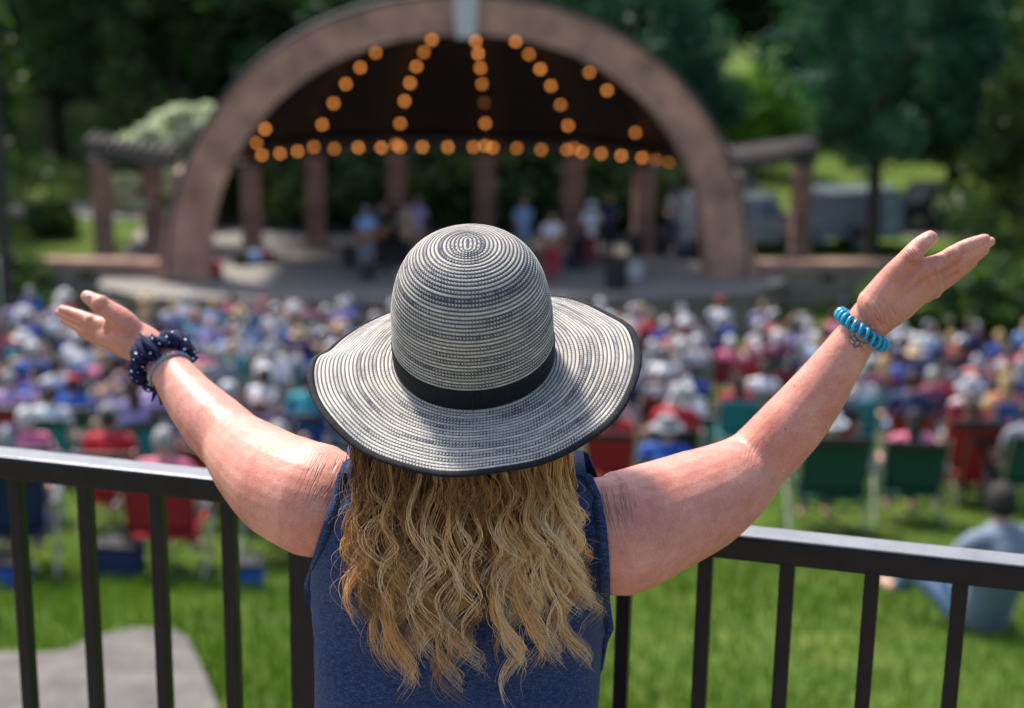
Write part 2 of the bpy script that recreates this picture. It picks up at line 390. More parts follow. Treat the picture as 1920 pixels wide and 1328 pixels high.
for a, b in zip(ev[:-1], ev[1:]):
    d = norm(b-a); mb = MB(); up = np.array([0, 0, .24]); sd_ = norm(np.cross(d, [0, 0, 1]))*.13
    q = [p+s_*sd_+t_*up for p in (a-d*.02, b+d*.02) for s_ in (-1, 1) for t_ in (-1, .6)]
    mb.add(q, [(0, 1, 3, 2), (4, 6, 7, 5), (0, 4, 5, 1), (2, 3, 7, 6), (0, 2, 6, 4), (1, 5, 7, 3)])
    inv(obj('eave_beam', mb, MT['darkwood'], roof), roof)
tag(roof, 'dark timber half-dome roof over the stage with radiating ribs', 'roof')
ORD = ['first', 'second', 'third', 'fourth', 'fifth', 'sixth', 'seventh', 'eighth', 'ninth', 'tenth', 'eleventh', 'twelfth', 'thirteenth', 'fourteenth', 'fifteenth', 'sixteenth', 'seventeenth', 'eighteenth', 'nineteenth', 'twentieth']
ORD += ['twenty-'+o for o in ORD[:9]]+['thirtieth']+['thirty-'+o for o in ORD[:9]]+['fortieth']
def column(p, w_, h, label, cat='column', group=None, z0=None):
    z0 = ZS if z0 is None else z0
    e = empty('brick_column', (p[0], p[1], z0), YAW)
    obj('shaft', MB().bbox((0, 0, h/2), (w_, w_, h-.002), .015), MT['pier'], e)
    obj('column_base', MB().bbox((0, 0, .12), (w_+.12, w_+.12, .24), .02), MT['pier'], e)
    obj('capital', MB().bbox((0, 0, h+.06), (w_+.10, w_+.10, .12), .02), MT['beam'], e)
    return tag(e, label, cat, group)
for i, (a, d) in enumerate(col_ad):
    column((eave3[i][0], eave3[i][1]+.12), .56, eave3[i][2]-ZS-.38, f'brown brick column under the stage roof, {ORD[i]} of six from the left', group='columns under the stage roof')
# string lights
bp = MB().ball((0, 0, 0), .055, 12, 8).mesh('bulb', True); bp2 = bp.copy(); bp2.materials.append(MT['bulb2']); bp3 = bp.copy(); bp3.materials.append(MT['bulb3']); sk = MB().tube([(0, 0, .05), (0, 0, .10)], .022, 8).mesh('socket')
def string(pts3, label, dim=(), skip=()):
    e = empty('string_light', pts3[0]); pp = np.array(pts3)
    inv(obj('wire', MB().tube([p+np.array([0, 0, .10]) for p in pts3], .008, 5), MT['blackpl'], e), e)
    for j, p in enumerate(pts3):
        if j in skip: continue
        m = (bp, bp2, bp, bp3)[random.randrange(4)]
        if j in dim: m = bp.copy(); m.materials.clear(); m.materials.append(MT['bulbdim'])
        b = inv(obj('bulb', m, MT['bulb'], e), e); b.location = p
        s_ = inv(obj('socket', sk, MT['blackpl'], e), e); s_.location = p
    tag(e, label, 'string light', 'string lights under the stage roof')
FWD = np.array([0, -.10, -.08])
string([p+FWD for p in ribs3[0][:3]], 'short string of amber bulbs on the leftmost roof rib')
for i in (1, 2, 3, 4):
    string([p+FWD for p in ribs3[i][:len(ribs_px[i])]], f'string of round amber bulbs up the {ORD[i]} roof rib from the left', dim=(2,) if i == 3 else ())
string([p+FWD for p in ribs3[5][:5]], 'string of amber bulbs up the rightmost roof rib', skip=(2,))
eb = [(457, 294), (491, 291), (525, 288), (558, 284), (627, 279), (672, 277), (715, 277), (750, 276), (792, 276), (840, 276), (888, 276), (924, 277), (969, 278), (1015, 281), (1063, 281), (1091, 285), (1127, 288), (1165, 292), (1204, 296), (1232, 300), (1255, 303)]
exs = [cols[0][0][0]]+[e[0] for e in eave3]+[cols[-1][0][0]]; eys = [cols[0][0][1]]+[e[1] for e in eave3]+[cols[-1][0][1]]
def eav(u, v):
    y = 45.
    for _ in range(6): p = aty(u, v, y); y = float(np.interp(p[0], exs, eys))-.2
    return aty(u, v, y)
string([eav(u, v) for u, v in eb], 'long horizontal string of amber bulbs along the stage eave')

# pergolas at both sides
def beam(parent, a, b, w_, h, mat, name='beam'):
    a = np.array(a, float); b = np.array(b, float); d = norm(b-a); sd_ = norm(np.cross(d, [0, 0, 1]))*w_/2; up = np.array([0, 0, h/2])
    q = [p+s_*sd_+t_*up for p in (a, b) for s_ in (-1, 1) for t_ in (-1, 1)]
    mb = MB().add(q, [(0, 1, 3, 2), (4, 6, 7, 5), (0, 4, 5, 1), (2, 3, 7, 6), (0, 2, 6, 4), (1, 5, 7, 3)])
    return inv(obj(name, mb, mat, parent), parent)
for side, pcs, words in ((-1, [(197, 480), (290, 470)], 'left'), (1, [(1496, 478)], 'right')):
    ps = [atz(u, v, ZS) for u, v in pcs]
    hz = 2.85
    for i, p in enumerate(ps):
        column(p, .52, hz-.14, f'brown brick pergola column {"nearest the flowering tree, second from left" if i else ("at the far left of the stage" if side < 0 else "right of the arch beside the trailer")}', group='pergola columns')
    e = empty('pergola', (ps[0][0], ps[0][1], ZS+hz))
    o = S(-7.7, .6, ZS+hz+.12) if side < 0 else S(7.6, .6, ZS+hz+.12); f = ps[0]+np.array([0, 0, hz+.12]); f = f+norm(f-o)*.7
    beam(e, o, f, .16, .28, MT['beam'])
    dv = np.array([ad[0], ad[1], 0])*1.35
    beam(e, o+dv, f+dv, .16, .28, MT['beam'])
    for q in np.linspace(.08, .97, 9):
        c = o*(1-q)+f*q+np.array([0, 0, .23]); beam(e, c-dv*.25, c+dv*1.25, .09, .18, MT['beam'], 'rafter')
    tag(e, f'weathered timber pergola beams on brick columns {"left" if side < 0 else "right"} of the arch', 'pergola')
# retaining walls
for (u0, u1, vt, words) in ((45, 312, 486, 'left'), (1425, 1760, 492, 'right')):
    zt = ZS+.42; a = atz(u0, vt, zt); b = atz(u1, vt, zt)
    b[1] = a[1] = (a[1]+b[1])/2; b[1] += .5 if words == 'right' else .0; 
    L = np.linalg.norm(b-a); e = empty('retaining_wall', (*((a+b)/2)[:2], -7.5), math.atan2(b[1]-a[1], b[0]-a[0]))
    h = zt+7.5
    obj('wall_face', MB().bbox((0, 0, (h-.3)/2), (L, .5, h-.3), .02), MT['stone'], e)
    obj('cap', MB().bbox((0, 0, h-.148), (L+.1, .62, .3), .03), MT['cap'], e)
    lx = (165-u0)/(u1-u0) if words == 'left' else (1550-u0)/(u1-u0)
    obj('wall_light', MB().bbox(((lx-.5)*L, -.29, h-.42), (.42, .09, .18), .02), MT['blackpl'], e)
    for k in range(int(L/.62)):                              # courses of stone, proud of the face
        for c in range(3):
            ww = .5+.12*random.random()
            obj('stone_block', MB().bbox((-L/2+.33+k*.62+(.2 if c % 2 else 0)*(k < int(L/.62)-1), -.255, .55+c*.34), (ww, .06, .27+.04*random.random()), .015), MT['stone'], e)
    tag(e, f'low stone wall with brown brick cap at the {words} of the stage', 'wall')

# ------------------------------------------------------------ trees
def leaves(cent, size, n, spread, droop=0):
    c = cent[rng.integers(0, len(cent), n)]; d = rng.normal(size=(n, 3)); d /= np.linalg.norm(d, axis=1)[:, None]
    r_ = spread*rng.random(n)**.5; p = c+d*r_[:, None]*np.array([1, 1, .72])
    if droop: p[:, 2] -= droop*rng.random(n)**2
    a = rng.normal(size=(n, 3)); a /= np.linalg.norm(a, axis=1)[:, None]; b = np.cross(a, rng.normal(size=(n, 3))); b /= np.linalg.norm(b, axis=1)[:, None]
    s_ = (size*(.6+.8*rng.random(n)))[:, None]
    q = np.stack([p-a*s_, p+b*s_*.5, p+a*s_, p-b*s_*.5], 1).reshape(-1, 3)
    return q, np.arange(n*4).reshape(-1, 4)
def crown(kind, H, Rr, z0, n):
    cs = []
    if kind == 'conifer':
        for k in range(90):
            f = rng.random()**.8; z = z0+(H-z0)*f; rr_ = Rr*(1-f)**.8*(.55+.5*rng.random()); t = rng.random()*2*PI
            cs.append((rr_*math.cos(t), rr_*math.sin(t), z-rr_*.25))
        return leaves(np.array(cs), .16, n, Rr*.26, .3)
    for k in range(80):
        d = rng.normal(size=3); d /= np.linalg.norm(d); q = .45+.55*rng.random()**.6
        cs.append((d[0]*Rr*q, d[1]*Rr*q, (z0+H)/2+d[2]*(H-z0)/2*q))
    return leaves(np.array(cs), .17 if kind != 'fine' else .12, n, Rr*.27, .5 if kind == 'willow' else 0)
def trunk(H, r0, z0, Rr):
    mb = MB(); mb.tube([(0, 0, -.4), (0, 0, 0), (.05, .02, z0*.5), (.0, .05, z0), (.1, 0, H*.6), (0, 0, H*.92)], [r0*1.5, r0*1.25, r0, r0*.9, r0*.5, .03], 10)
    for k in range(9):
        t = k*2.4; z = z0*.75+(H-z0)*.5*k/9; L = Rr*(.75-.03*k)
        mb.tube([(0, 0, z), (L*.45*math.cos(t), L*.45*math.sin(t), z+L*.3), (L*math.cos(t), L*math.sin(t), z+L*.55)], [r0*.4, r0*.25, .02], 6)
    return mb.mesh('trunk', True)
PROTO = {}
def tree_proto(key, kind, H, Rr, z0, n, mat, r0=.25):
    v, f = crown(kind, H, Rr, z0, n); m = np_mesh('crown', v, f); m.materials.append(MT[mat]); t = trunk(H, r0, z0, Rr); t.materials.append(MT['bark']); PROTO[key] = (m, t)
tree_proto('round', 'round', 11, 4.6, 2.6, 15000, 'leafA')
tree_proto('high', 'round', 12, 5.0, 3.0, 17000, 'leafB', .32)
tree_proto('dark', 'round', 12, 5.0, 1.9, 17000, 'leafB', .32)
tree_proto('conifer', 'conifer', 12, 3.3, .6, 13000, 'leafC')
tree_proto('bluecon', 'conifer', 9, 2.6, .5, 11000, 'leafB')
tree_proto('bright', 'round', 6.5, 3.0, .9, 9000, 'leafD', .15)
tree_proto('bush', 'round', 1.9, 1.3, .05, 5000, 'leafC', .06)
tree_proto('brightbush', 'round', 2.4, 1.7, .05, 5000, 'leafD', .06)
def tree(key, x, y, label, name='tree', s=1., group=None, z=None, rz=None, cat='tree', sz=None):
    e = empty(name, (x, y, gz(x, y) if z is None else z), random.random()*6.28 if rz is None else rz); e.scale = (s, s, sz or s)
    m, t = PROTO[key]; obj('crown' if name != 'shrub' else 'foliage', m, None, e); obj('trunk' if name != 'shrub' else 'stem', t, None, e); return tag(e, label, cat, group)
# right-hand group
p = atz(1632, 478, ZS)
tree('high', p[0], p[1], 'big dark blue-green tree with its trunk showing beside the white trailer', 'broadleaf_tree', .66, rz=1.2, sz=.92)
tree('dark', 3.9, 52.6, 'dark blue-green tree behind the right shoulder of the arch', 'broadleaf_tree', .76, sz=.9)
tree('round', -6.2, 54.0, 'tall dark tree straight behind the left half of the stage', 'broadleaf_tree', 1.3)
tree('conifer', 15.8, 43.6, 'olive green evergreen filling the right edge of the picture', 'evergreen_tree', 1.0)
tree('conifer', 17.6, 48.5, 'olive evergreen behind the one at the right edge', 'evergreen_tree', 1.15)
tree('dark', 15.6, 55, 'dark leafy tree between the trunk tree and the right edge evergreens', 'broadleaf_tree', .95)
tree('bright', 10.0, 64, 'sunlit yellow-green tree seen beneath the dark crown right of the arch', 'broadleaf_tree', .66, z=-6.4)
tree('bright', 2.6, 58, 'sunlit bright green tree seen between the columns right of centre', 'broadleaf_tree', .85)
tree('bright', -2.4, 62, 'small bright tree far behind the middle stage columns', 'broadleaf_tree', .8)
tree('brightbush', 1.2, 51.6, 'bright green bush behind the fourth stage column', 'shrub', 1.0, cat='shrub')
tree('brightbush', -7.2, 51.5, 'light green bush behind the first two stage columns', 'shrub', .9, cat='shrub')
for i, x in enumerate((-9.8, -8.3, -6.4, -4.9, -3.3, -1.6, -.2, 1.4, 3.2)):
    tree('bush', x, 50.6+1.3*math.sin(i*2.1), f'dark green shrub behind the stage, {ORD[i]} from the left', 'shrub', 1.15+.35*random.random(), 'shrubs behind the stage', cat='shrub')
# left-hand group
tree('bluecon', -7.6, 57, 'rounded blue-green evergreen left of the arch top', 'evergreen_tree', 1.15)
tree('conifer', -12.2, 56.5, 'tall olive evergreen above the flowering tree', 'evergreen_tree', 1.1)
tree('conifer', -19.2, 51.5, 'tall olive evergreen at the upper left corner', 'evergreen_tree', 1.05)
tree('round', -10.3, 59, 'dark leafy tree between the left evergreens and the arch', 'broadleaf_tree', 1.05)
tree('round', -15.3, 60, 'dark leafy tree behind the upper left evergreens', 'broadleaf_tree', 1.05)
tree('round', 12.6, 81, 'leafy tree closing the gap above the sunlit lawn right of the arch', 'broadleaf_tree', 1.2)
tree('dark', 7.6, 82, 'dark leafy tree left of the gap above the sunlit lawn', 'broadleaf_tree', 1.15)
tree('round', 17.6, 79, 'leafy tree right of the gap above the sunlit lawn', 'broadleaf_tree', 1.15)
# rows beyond
for r_, (y, n_, x0, dx) in enumerate(((68, 9, -25, 5.6), (77, 9, -28, 7.0), (88, 9, -34, 8.6))):
    for i in range(n_):
        x = x0+dx*i+1.5*math.sin(i*3.3+r_)
        if r_ < 1 and 3 < x < 17: continue
        tree(('round', 'dark', 'round', 'conifer')[(i+r_) % 4], x, y+2*math.cos(i*2.7), f'dark tree in the {ORD[r_]} row of the far wood, {ORD[i]} from the left', 'broadleaf_tree' if (i+r_) % 4 != 3 else 'evergreen_tree', 1.0+.2*random.random(), 'trees of the wood behind the bandshell', z=(-6.5 if y < 72 else None))
# dark trees at the frame sides that shade the stage surroundings
for i, (x, y) in enumerate(((-21.5, 47), (-20.5, 41.5), (20.8, 43))):
    tree('round', x, y, ['dark leafy tree beyond the lamp post, the farther one', 'dark leafy tree just outside the left edge by the lamp post', 'dark leafy tree outside the right edge by the evergreens'][i], 'broadleaf_tree', .95)
# flowering tree on the left pergola
fe = empty('flowering_tree', (*atz(300, 452, ZS)[:2], ZS)); fx, fy = fe.location.x, fe.location.y
fc = [aty(u, v, fy+dy)-np.array(fe.location) for u, v, dy in [(random.uniform(186, 402), 0, random.uniform(-1.2, .8)) for _ in range(120)] for v in [random.uniform(295-(95*math.sin(min(1, (u-190)/190)*PI/2)), 290)]]
fc += [aty(random.gauss(238, 20), random.gauss(352, 20), fy-1.7)-np.array(fe.location) for _ in range(26)]+[aty(random.gauss(325, 14), random.gauss(335, 10), fy-1.5)-np.array(fe.location) for _ in range(8)]
v, f = leaves(np.array(fc), .085, 21000, .25); obj('blossom', np_mesh('blossom', v, f), MT['petal'], fe)
v, f = leaves(np.array(fc)+np.array([0, .35, -.2]), .11, 3000, .30); obj('foliage', np_mesh('foliage', v, f), MT['leafC'], fe)
obj('trunk', trunk(3.6, .09, 1.2, 1.4), MT['bark'], fe)
tag(fe, 'creamy white flowering tree spilling over the left pergola', 'tree')
# shrubs by the walls
for i, (u, v, s_, l) in enumerate(((95, 640, .45, 'green shrub with yellow flecks in front of the left stone wall'), (10, 520, .9, 'dark shrub at the left end of the stone wall'), (1730, 560, 1.0, 'dark shrub in front of the right wall end'), (1820, 560, 1.1, 'dark shrub below the right edge evergreen'), (1905, 560, 1.0, 'dark shrub at the right edge above the crowd'), (100, 440, .6, 'low dark shrub on the lawn behind the left wall'))):
    y = 38.6 if v > 530 else (40.6 if v > 500 else 47); p = aty(u, v, y); tree('bush', p[0], y, l, 'shrub', s_, cat='shrub')
# lamp post at the left edge, pale pole near it
y = 36.5; p = aty(9, 480, y); e = empty('lamp_post', (p[0], y, gz(p[0], y)))
obj('post', MB().lathe([(.0, 0), (.2, 0), (.2, .1), (.13, .25), (.12, .5), (.15, 1.2), (.14, 9.2), (.0, 9.2)], 14), MT['blackpl'], e)
obj('base', MB().lathe([(.0, .01), (.26, .01), (.26, .35), (.2, .45), (.14, .6), (0, .6)], 14), MT['blackpl'], e)
obj('banner_arm', MB().tube([(0, 0, 4.9), (.35, 0, 4.95)], .03, 8), MT['blackpl'], e)
obj('lamp_head', MB().lathe([(0, 9.15), (.2, 9.2), (.28, 9.7), (.12, 9.95), (0, 10.0)], 14), MT['glass'], e)
tag(e, 'dark metal lamp post at the left edge of the picture', 'lamp post')
y = 37.2; p = aty(7, 590, y); e = empty('marker_pole', (p[0], y, gz(p[0], y)))
obj('pole', MB().lathe([(0, 0), (.10, 0), (.10, 2.0), (.07, 2.05), (0, 2.06)], 12), MT['key'], e)
obj('ground_collar', MB().lathe([(0, .01), (.16, .01), (.16, .06), (.1, .1), (0, .1)], 12), MT['metal'], e)
tag(e, 'pale grey upright pole at the left edge in front of the wall', 'pole')

# ------------------------------------------------------------ vehicles right of the arch
def wheel(parent, x, y, r_=.34, w_=.22):
    t = obj('wheel', MB().lathe([(r_*.55, -w_/2), (r_*.9, -w_/2), (r_, -w_/3), (r_, w_/3), (r_*.9, w_/2), (r_*.55, w_/2)], 20), MT['tyre'], parent)
    t.location = (x, y, r_); t.rotation_euler = (PI/2, 0, 0)
    obj('rim', MB().lathe([(0, -w_*.3), (r_*.5, -w_*.35), (r_*.56, -w_*.45), (r_*.56, w_*.45), (r_*.5, w_*.35), (0, w_*.3)], 16), MT['metal'], t)
def car(loc, rz, colr, label, suv=True):
    e = empty('parked_car', loc, rz); L, W, H = 4.6, 1.82, 1.7 if suv else 1.45
    prof = [(-L/2, .42), (-L/2+.02, .95), (-L/2+.25, 1.02)]+([(-L/2+.45, H-.06), (-L/2+.8, H), (.55, H)] if suv else [(-L/2+.9, 1.0), (-L/2+1.3, H), (.35, H)])+[(1.15, 1.02), (L/2-.15, .88), (L/2, .7), (L/2, .4)]
    arc = lambda cx: [(cx+.40*math.cos(t), .36+.40*math.sin(t)) for t in np.linspace(0, PI, 9)]
    pr = prof+[(L/2-.05, .3)]+arc(1.42)+arc(-1.42)+[(-L/2+.05, .3)]
    n = len(pr); mb = MB()
    def half(z): return W/2*(1 if z < 1.0 else 1-.16*(z-1.0)/.7)
    mb.add([(x, -half(z), z) for x, z in pr]+[(x, half(z), z) for x, z in pr], [tuple(range(n))[::-1], tuple(range(n, 2*n))]+[(i, (i+1) % n, n+(i+1) % n, n+i) for i in range(n)])
    obj('body', mb, MT['paint'], e, colr)
    for s_ in (-1, 1):
        y0 = s_*(W/2*.955+.004); 
        for x0, x1 in ((-1.75, -.85), (-.78, .05), (.12, .92)):
            if not suv and x0 < -1: continue
            q = [(x0, 1.06), (x1, 1.06), (x1-(.28 if x1 > .5 else .02), H-.12), (x0+.04, H-.12)]
            mb = MB().add([(x, s_*(half(z)+.006), z) for x, z in q]+[(x, s_*(half(z)-.02), z) for x, z in q], [(0, 1, 2, 3), (7, 6, 5, 4), (0, 4, 5, 1), (1, 5, 6, 2), (2, 6, 7, 3), (3, 7, 4, 0)]); obj('side_window', mb, MT['glass'], e)
        obj('headlight', MB().bbox((L/2-.05, s_*.65, .74), (.14, .34, .16), .03), MT['key'], e)
        obj('tail_light', MB().bbox((-L/2+.04, s_*.72, .9), (.1, .2, .22), .02), MT['cloth'], e, (.4, .01, .01))
    q = [(.60, H-.04), (1.14, 1.06)]
    mb = MB().add([(q[0][0]+.012, -.66, q[0][1]), (q[0][0]+.012, .66, q[0][1]), (q[1][0]+.012, .78, q[1][1]), (q[1][0]+.012, -.78, q[1][1])]+[(q[0][0]-.02, -.66, q[0][1]-.02), (q[0][0]-.02, .66, q[0][1]-.02), (q[1][0]-.02, .78, q[1][1]-.02), (q[1][0]-.02, -.78, q[1][1]-.02)], [(0, 1, 2, 3), (7, 6, 5, 4), (0, 4, 5, 1), (1, 5, 6, 2), (2, 6, 7, 3), (3, 7, 4, 0)])
    obj('windscreen', mb, MT['glass'], e)
    for x in (-1.42, 1.42):
        for s_ in (-1, 1): wheel(e, x, s_*(W/2-.12))
    return tag(e, label, 'car')
p = atz(1432, 478, -6.47); car((p[0]-.4, p[1]+1.2, -6.5), rad(5), (.22, .25, .29), 'silver grey car parked between the arch and the trailer')
p = atz(1385, 412, -6.47); car((p[0]-.6, p[1]+1.0, -6.47), rad(-62), (.02, .022, .026), 'dark car farther back with a bright glint on its windscreen', False)
p = atz(1800, 440, -6.47); car((p[0], p[1]+1.5, -6.47), rad(8), (.05, .06, .09), 'dark blue car half hidden under the right edge evergreen', False)
p0_, p1_ = atz(1512, 474, -6.47), atz(1692, 474, -6.47); e = empty('cargo_trailer', ((p0_[0]+p1_[0])/2, p0_[1]+1.4, -6.5), rad(3)); L = p1_[0]-p0_[0]
obj('box_body', MB().bbox((0, 0, 1.12), (L, 1.8, 1.42), .06), MT['paint'], e, (.27, .31, .36))
obj('rear_door', MB().bbox((L/2+.012, 0, 1.1), (.03, 1.6, 1.25), .01), MT['paint'], e, (.36, .40, .44))
obj('side_door', MB().bbox((L/2-.55, -.915, 1.1), (.62, .03, 1.2), .01), MT['paint'], e, (.38, .42, .46))
obj('hitch', MB().tube([(-L/2-.9, 0, .45), (-L/2, 0, .45)], .05, 8), MT['blackpl'], e)
obj('fender', MB().bbox((.1, -.93, .70), (.95, .1, .12), .03), MT['blackpl'], e)
for s_ in (-1, 1): wheel(e, .1, s_*.93, .30, .18)
tag(e, 'pale grey enclosed cargo trailer behind the tree trunk right of the arch', 'trailer')

# ------------------------------------------------------------ people: prototypes
def seated_parts(arms='lap', lean=0.0):
    hip = (0, 0, .50); ch = (0, -.06-lean*.3, .80); nk = (0, -.07-lean*.2, 1.04); hd = (0, -.03, 1.185)
    B = MB(); sh = MB(); tr = MB()
    B.limb([hip, (0, -.03, .65), ch, (0, -.07, .96)], [.145, .14, .15, .12], 14)
    B.limb([(0, -.07, .98), nk, (0, -.05, 1.10)], [.07, .055, .055], 12)
    B.ball(hd, (.078, .098, .118), 16, 12); B.ball((0, .068, 1.17), (.014, .022, .02), 8, 6)
    for s in (-1, 1): B.ball((s*.08, -.03, 1.18), (.012, .022, .032), 8, 6)
    for s in (-1, 1):
        kn = (s*.13, .44, .52); ft = (s*.13, .46, .09)
        B.limb([(s*.09, .02, .50), (s*.12, .24, .52), kn], [.095, .085, .062], 12)
        B.limb([kn, (s*.13, .43, .32), ft], [.06, .058, .040], 12); B.limb([(s*.13, .42, .05), (s*.14, .60, .04)], [.042, .036], 10)
        S0 = (s*.175, -.07, .965)
        if arms == 'lap': el, ha, tip = (s*.245, .02, .72), (s*.13, .25, .62), (s*.08, .33, .62)
        elif arms == 'rest': el, ha, tip = (s*.27, .0, .70), (s*.29, .26, .68), (s*.28, .36, .67)
        elif arms == 'up': el, ha, tip = (s*.30, .02, 1.12), (s*.13, .02, 1.30), (s*.07, .03, 1.33)
        else: el, ha, tip = ((s*.245, .02, .72), (s*.13, .25, .62), (s*.08, .33, .62)) if s < 0 else ((s*.27, .18, .84), (s*.16, .30, 1.10), (s*.15, .31, 1.2))
        B.limb([(s*.11, -.07, .965), S0, el], [.06, .058, .042], 10); B.limb([el, ha], [.041, .030], 10); B.limb([ha, tip], [.034, .022], 8)
        m = tuple(np.array(S0)*.45+np.array(el)*.55)
        sh.limb([(s*.09, -.07, .965), S0, m], [.075, .075, .066], 12)
        tr.limb([(s*.09, .0, .50), (s*.12, .22, .52), (s*.13, .36, .52)], [.115, .10, .09], 12)
    sh.limb([(0, .0, .50), (0, -.03, .65), ch, (0, -.07, .95)], [.165, .162, .172, .135], 14)
    tr.limb([(0, 0, .46), (0, 0, .55)], [.165, .16], 14)
    return B, sh, tr
def standing_parts(hold=True):
    B = MB(); sh = MB(); tr = MB()
    B.limb([(0, 0, .95), (0, 0, 1.12), (0, 0, 1.28), (0, 0, 1.42)], [.14, .13, .15, .11], 14)
    B.limb([(0, 0, 1.42), (0, 0, 1.50), (0, .01, 1.56)], [.07, .055, .055], 12); B.ball((0, .02, 1.645), (.078, .098, .118), 16, 12); B.ball((0, .118, 1.635), (.014, .022, .02), 8, 6)
    for s in (-1, 1):
        B.ball((s*.08, .02, 1.64), (.012, .022, .032), 8, 6)
        B.limb([(s*.085, 0, .93), (s*.10, .02, .50), (s*.11, 0, .09)], [.09, .062, .042], 12); B.limb([(s*.11, -.04, .05), (s*.13, .15, .04)], [.042, .036], 10)
        tr.limb([(s*.08, 0, .95), (s*.10, .02, .50), (s*.11, 0, .12)], [.115, .085, .07], 12)
        S0 = (s*.175, 0, 1.41); el = (s*.25, -.04, 1.14); ha = (s*.12, .2, 1.08 if s > 0 else 1.22); tip = (s*.05, .25, 1.1 if s > 0 else 1.26)
        B.limb([(s*.1, 0, 1.42), S0, el], [.06, .056, .042], 10); B.limb([el, ha], [.041, .03], 10); B.limb([ha, tip], [.034, .022], 8)
        sh.limb([(s*.09, 0, 1.41), S0, tuple(np.array(S0)*.45+np.array(el)*.55)], [.075, .074, .065], 12)
    sh.limb([(0, 0, .92), (0, 0, 1.12), (0, 0, 1.28), (0, 0, 1.41)], [.165, .155, .17, .13], 14)
    tr.limb([(0, 0, .88), (0, 0, .98)], [.15, .155], 14)
    return B, sh, tr
def bake3(parts, vx=.022): return [fuse(q, vx, 3, .5, n) for q, n in zip(parts, ('person', 'shirt', 'shorts'))]
POSES = [bake3(seated_parts(a, l)) for a, l in (('lap', 0), ('rest', .1), ('one', 0), ('up', 0))]
STAND = bake3(standing_parts())
for P_ in POSES+[STAND]:
    P_[0].materials.append(MT['skinobj']); P_[1].materials.append(MT['cloth']); P_[2].materials.append(MT['cloth'])
def headgear(hz, hy=-.03):
    out = {}
    b = MB().ball((0, hy-.015, hz+.012), (.090, .110, .122), 16, 12); bm = b.mesh('hair', True)
    bb = bmesh.new(); bb.from_mesh(bm); bmesh.ops.delete(bb, geom=[v for v in bb.verts if v.co.y > hy+.045 and v.co.z < hz+.06 or v.co.z < hz-.085], context='VERTS'); bb.to_mesh(bm); bb.free(); out['hair'] = bm
    lb = MB().ball((0, hy-.015, hz+.012), (.092, .110, .122), 16, 12); lb.limb([(0, hy-.05, hz), (0, hy-.10, hz-.12), (0, hy-.12, hz-.26)], [.085, .08, .06], 14); out['longhair'] = fuse(lb, .02, 3, .5, 'hair')
    cap = MB().lathe([(.101, 0), (.103, .03), (.095, .07), (.07, .105), (.03, .122), (0, .125)], 18, (0, hy, hz+.012))
    cap.add([(x, hy+y, hz+z) for x, y, z in [(-.085, .055, .02), (-.06, .15, .012), (0, .175, .008), (.06, .15, .012), (.085, .055, .02), (.085, .055, .028), (.06, .15, .02), (0, .175, .016), (-.06, .15, .02), (-.085, .055, .028)]], [(0, 1, 2, 3, 4), (5, 6, 7, 8, 9), (0, 1, 8, 9), (1, 2, 7, 8), (2, 3, 6, 7), (3, 4, 5, 6)])
    out['cap'] = cap.mesh('cap', False)
    out['hat'] = MB().lathe([(.175, -.012), (.175, .0), (.14, .010), (.104, .022), (.102, .07), (.085, .105), (.04, .118), (0, .115)], 24, (0, hy, hz+.02)).mesh('hat', True)
    return out
HG = headgear(1.185); HGS = headgear(1.645, .02)
for d in (HG, HGS):
    for k, m in d.items(): m.materials.append(MT['straw'] if k == 'hat' else MT['cloth'])
SK = [(.48, .27, .19), (.55, .33, .24), (.40, .22, .15), (.58, .37, .28), (.30, .16, .10)]
COLS = {'red': (.50, .018, .03), 'white': (.72, .72, .74), 'navy blue': (.018, .028, .10), 'royal blue': (.02, .10, .44), 'pink': (.70, .16, .28), 'plum': (.17, .03, .075), 'light blue': (.24, .42, .68), 'grey': (.24, .25, .28),
        'black': (.015, .015, .018), 'teal': (.02, .28, .33), 'green': (.03, .20, .07), 'tan': (.46, .33, .20), 'lavender': (.42, .32, .60), 'coral': (.66, .20, .14), 'dark green': (.008, .075, .05), 'yellow': (.75, .55, .03), 'straw': (.62, .45, .25), 'maroon': (.20, .012, .03)}
HAIRC = {'grey hair': (.35, .34, .33), 'white hair': (.62, .61, .58), 'brown hair': (.06, .032, .018), 'dark hair': (.015, .011, .009), 'blond hair': (.42, .28, .12)}
def person(loc, rz, pose, shirt, shorts, head, skin, s=1., label='', group=None, stand=False):
    P_ = STAND if stand else POSES[pose]; H = HGS if stand else HG
    b = obj('person', P_[0], None, None, skin); b.location = loc; b.rotation_euler = (0, 0, rz); b.scale = (s, s, s)
    obj('shirt', P_[1], None, b, COLS[shirt]); obj('trousers' if stand else 'shorts', P_[2], None, b, COLS[shorts])
    kind, c = head
    if kind in ('hat', 'cap'):
        obj('hair', H['hair'], None, b, random.choice(list(HAIRC.values()))); obj(kind, H[kind], None, b, COLS[c])
    else: obj('hair', H[kind], None, b, HAIRC[c])
    return tag(b, label, 'person', group)
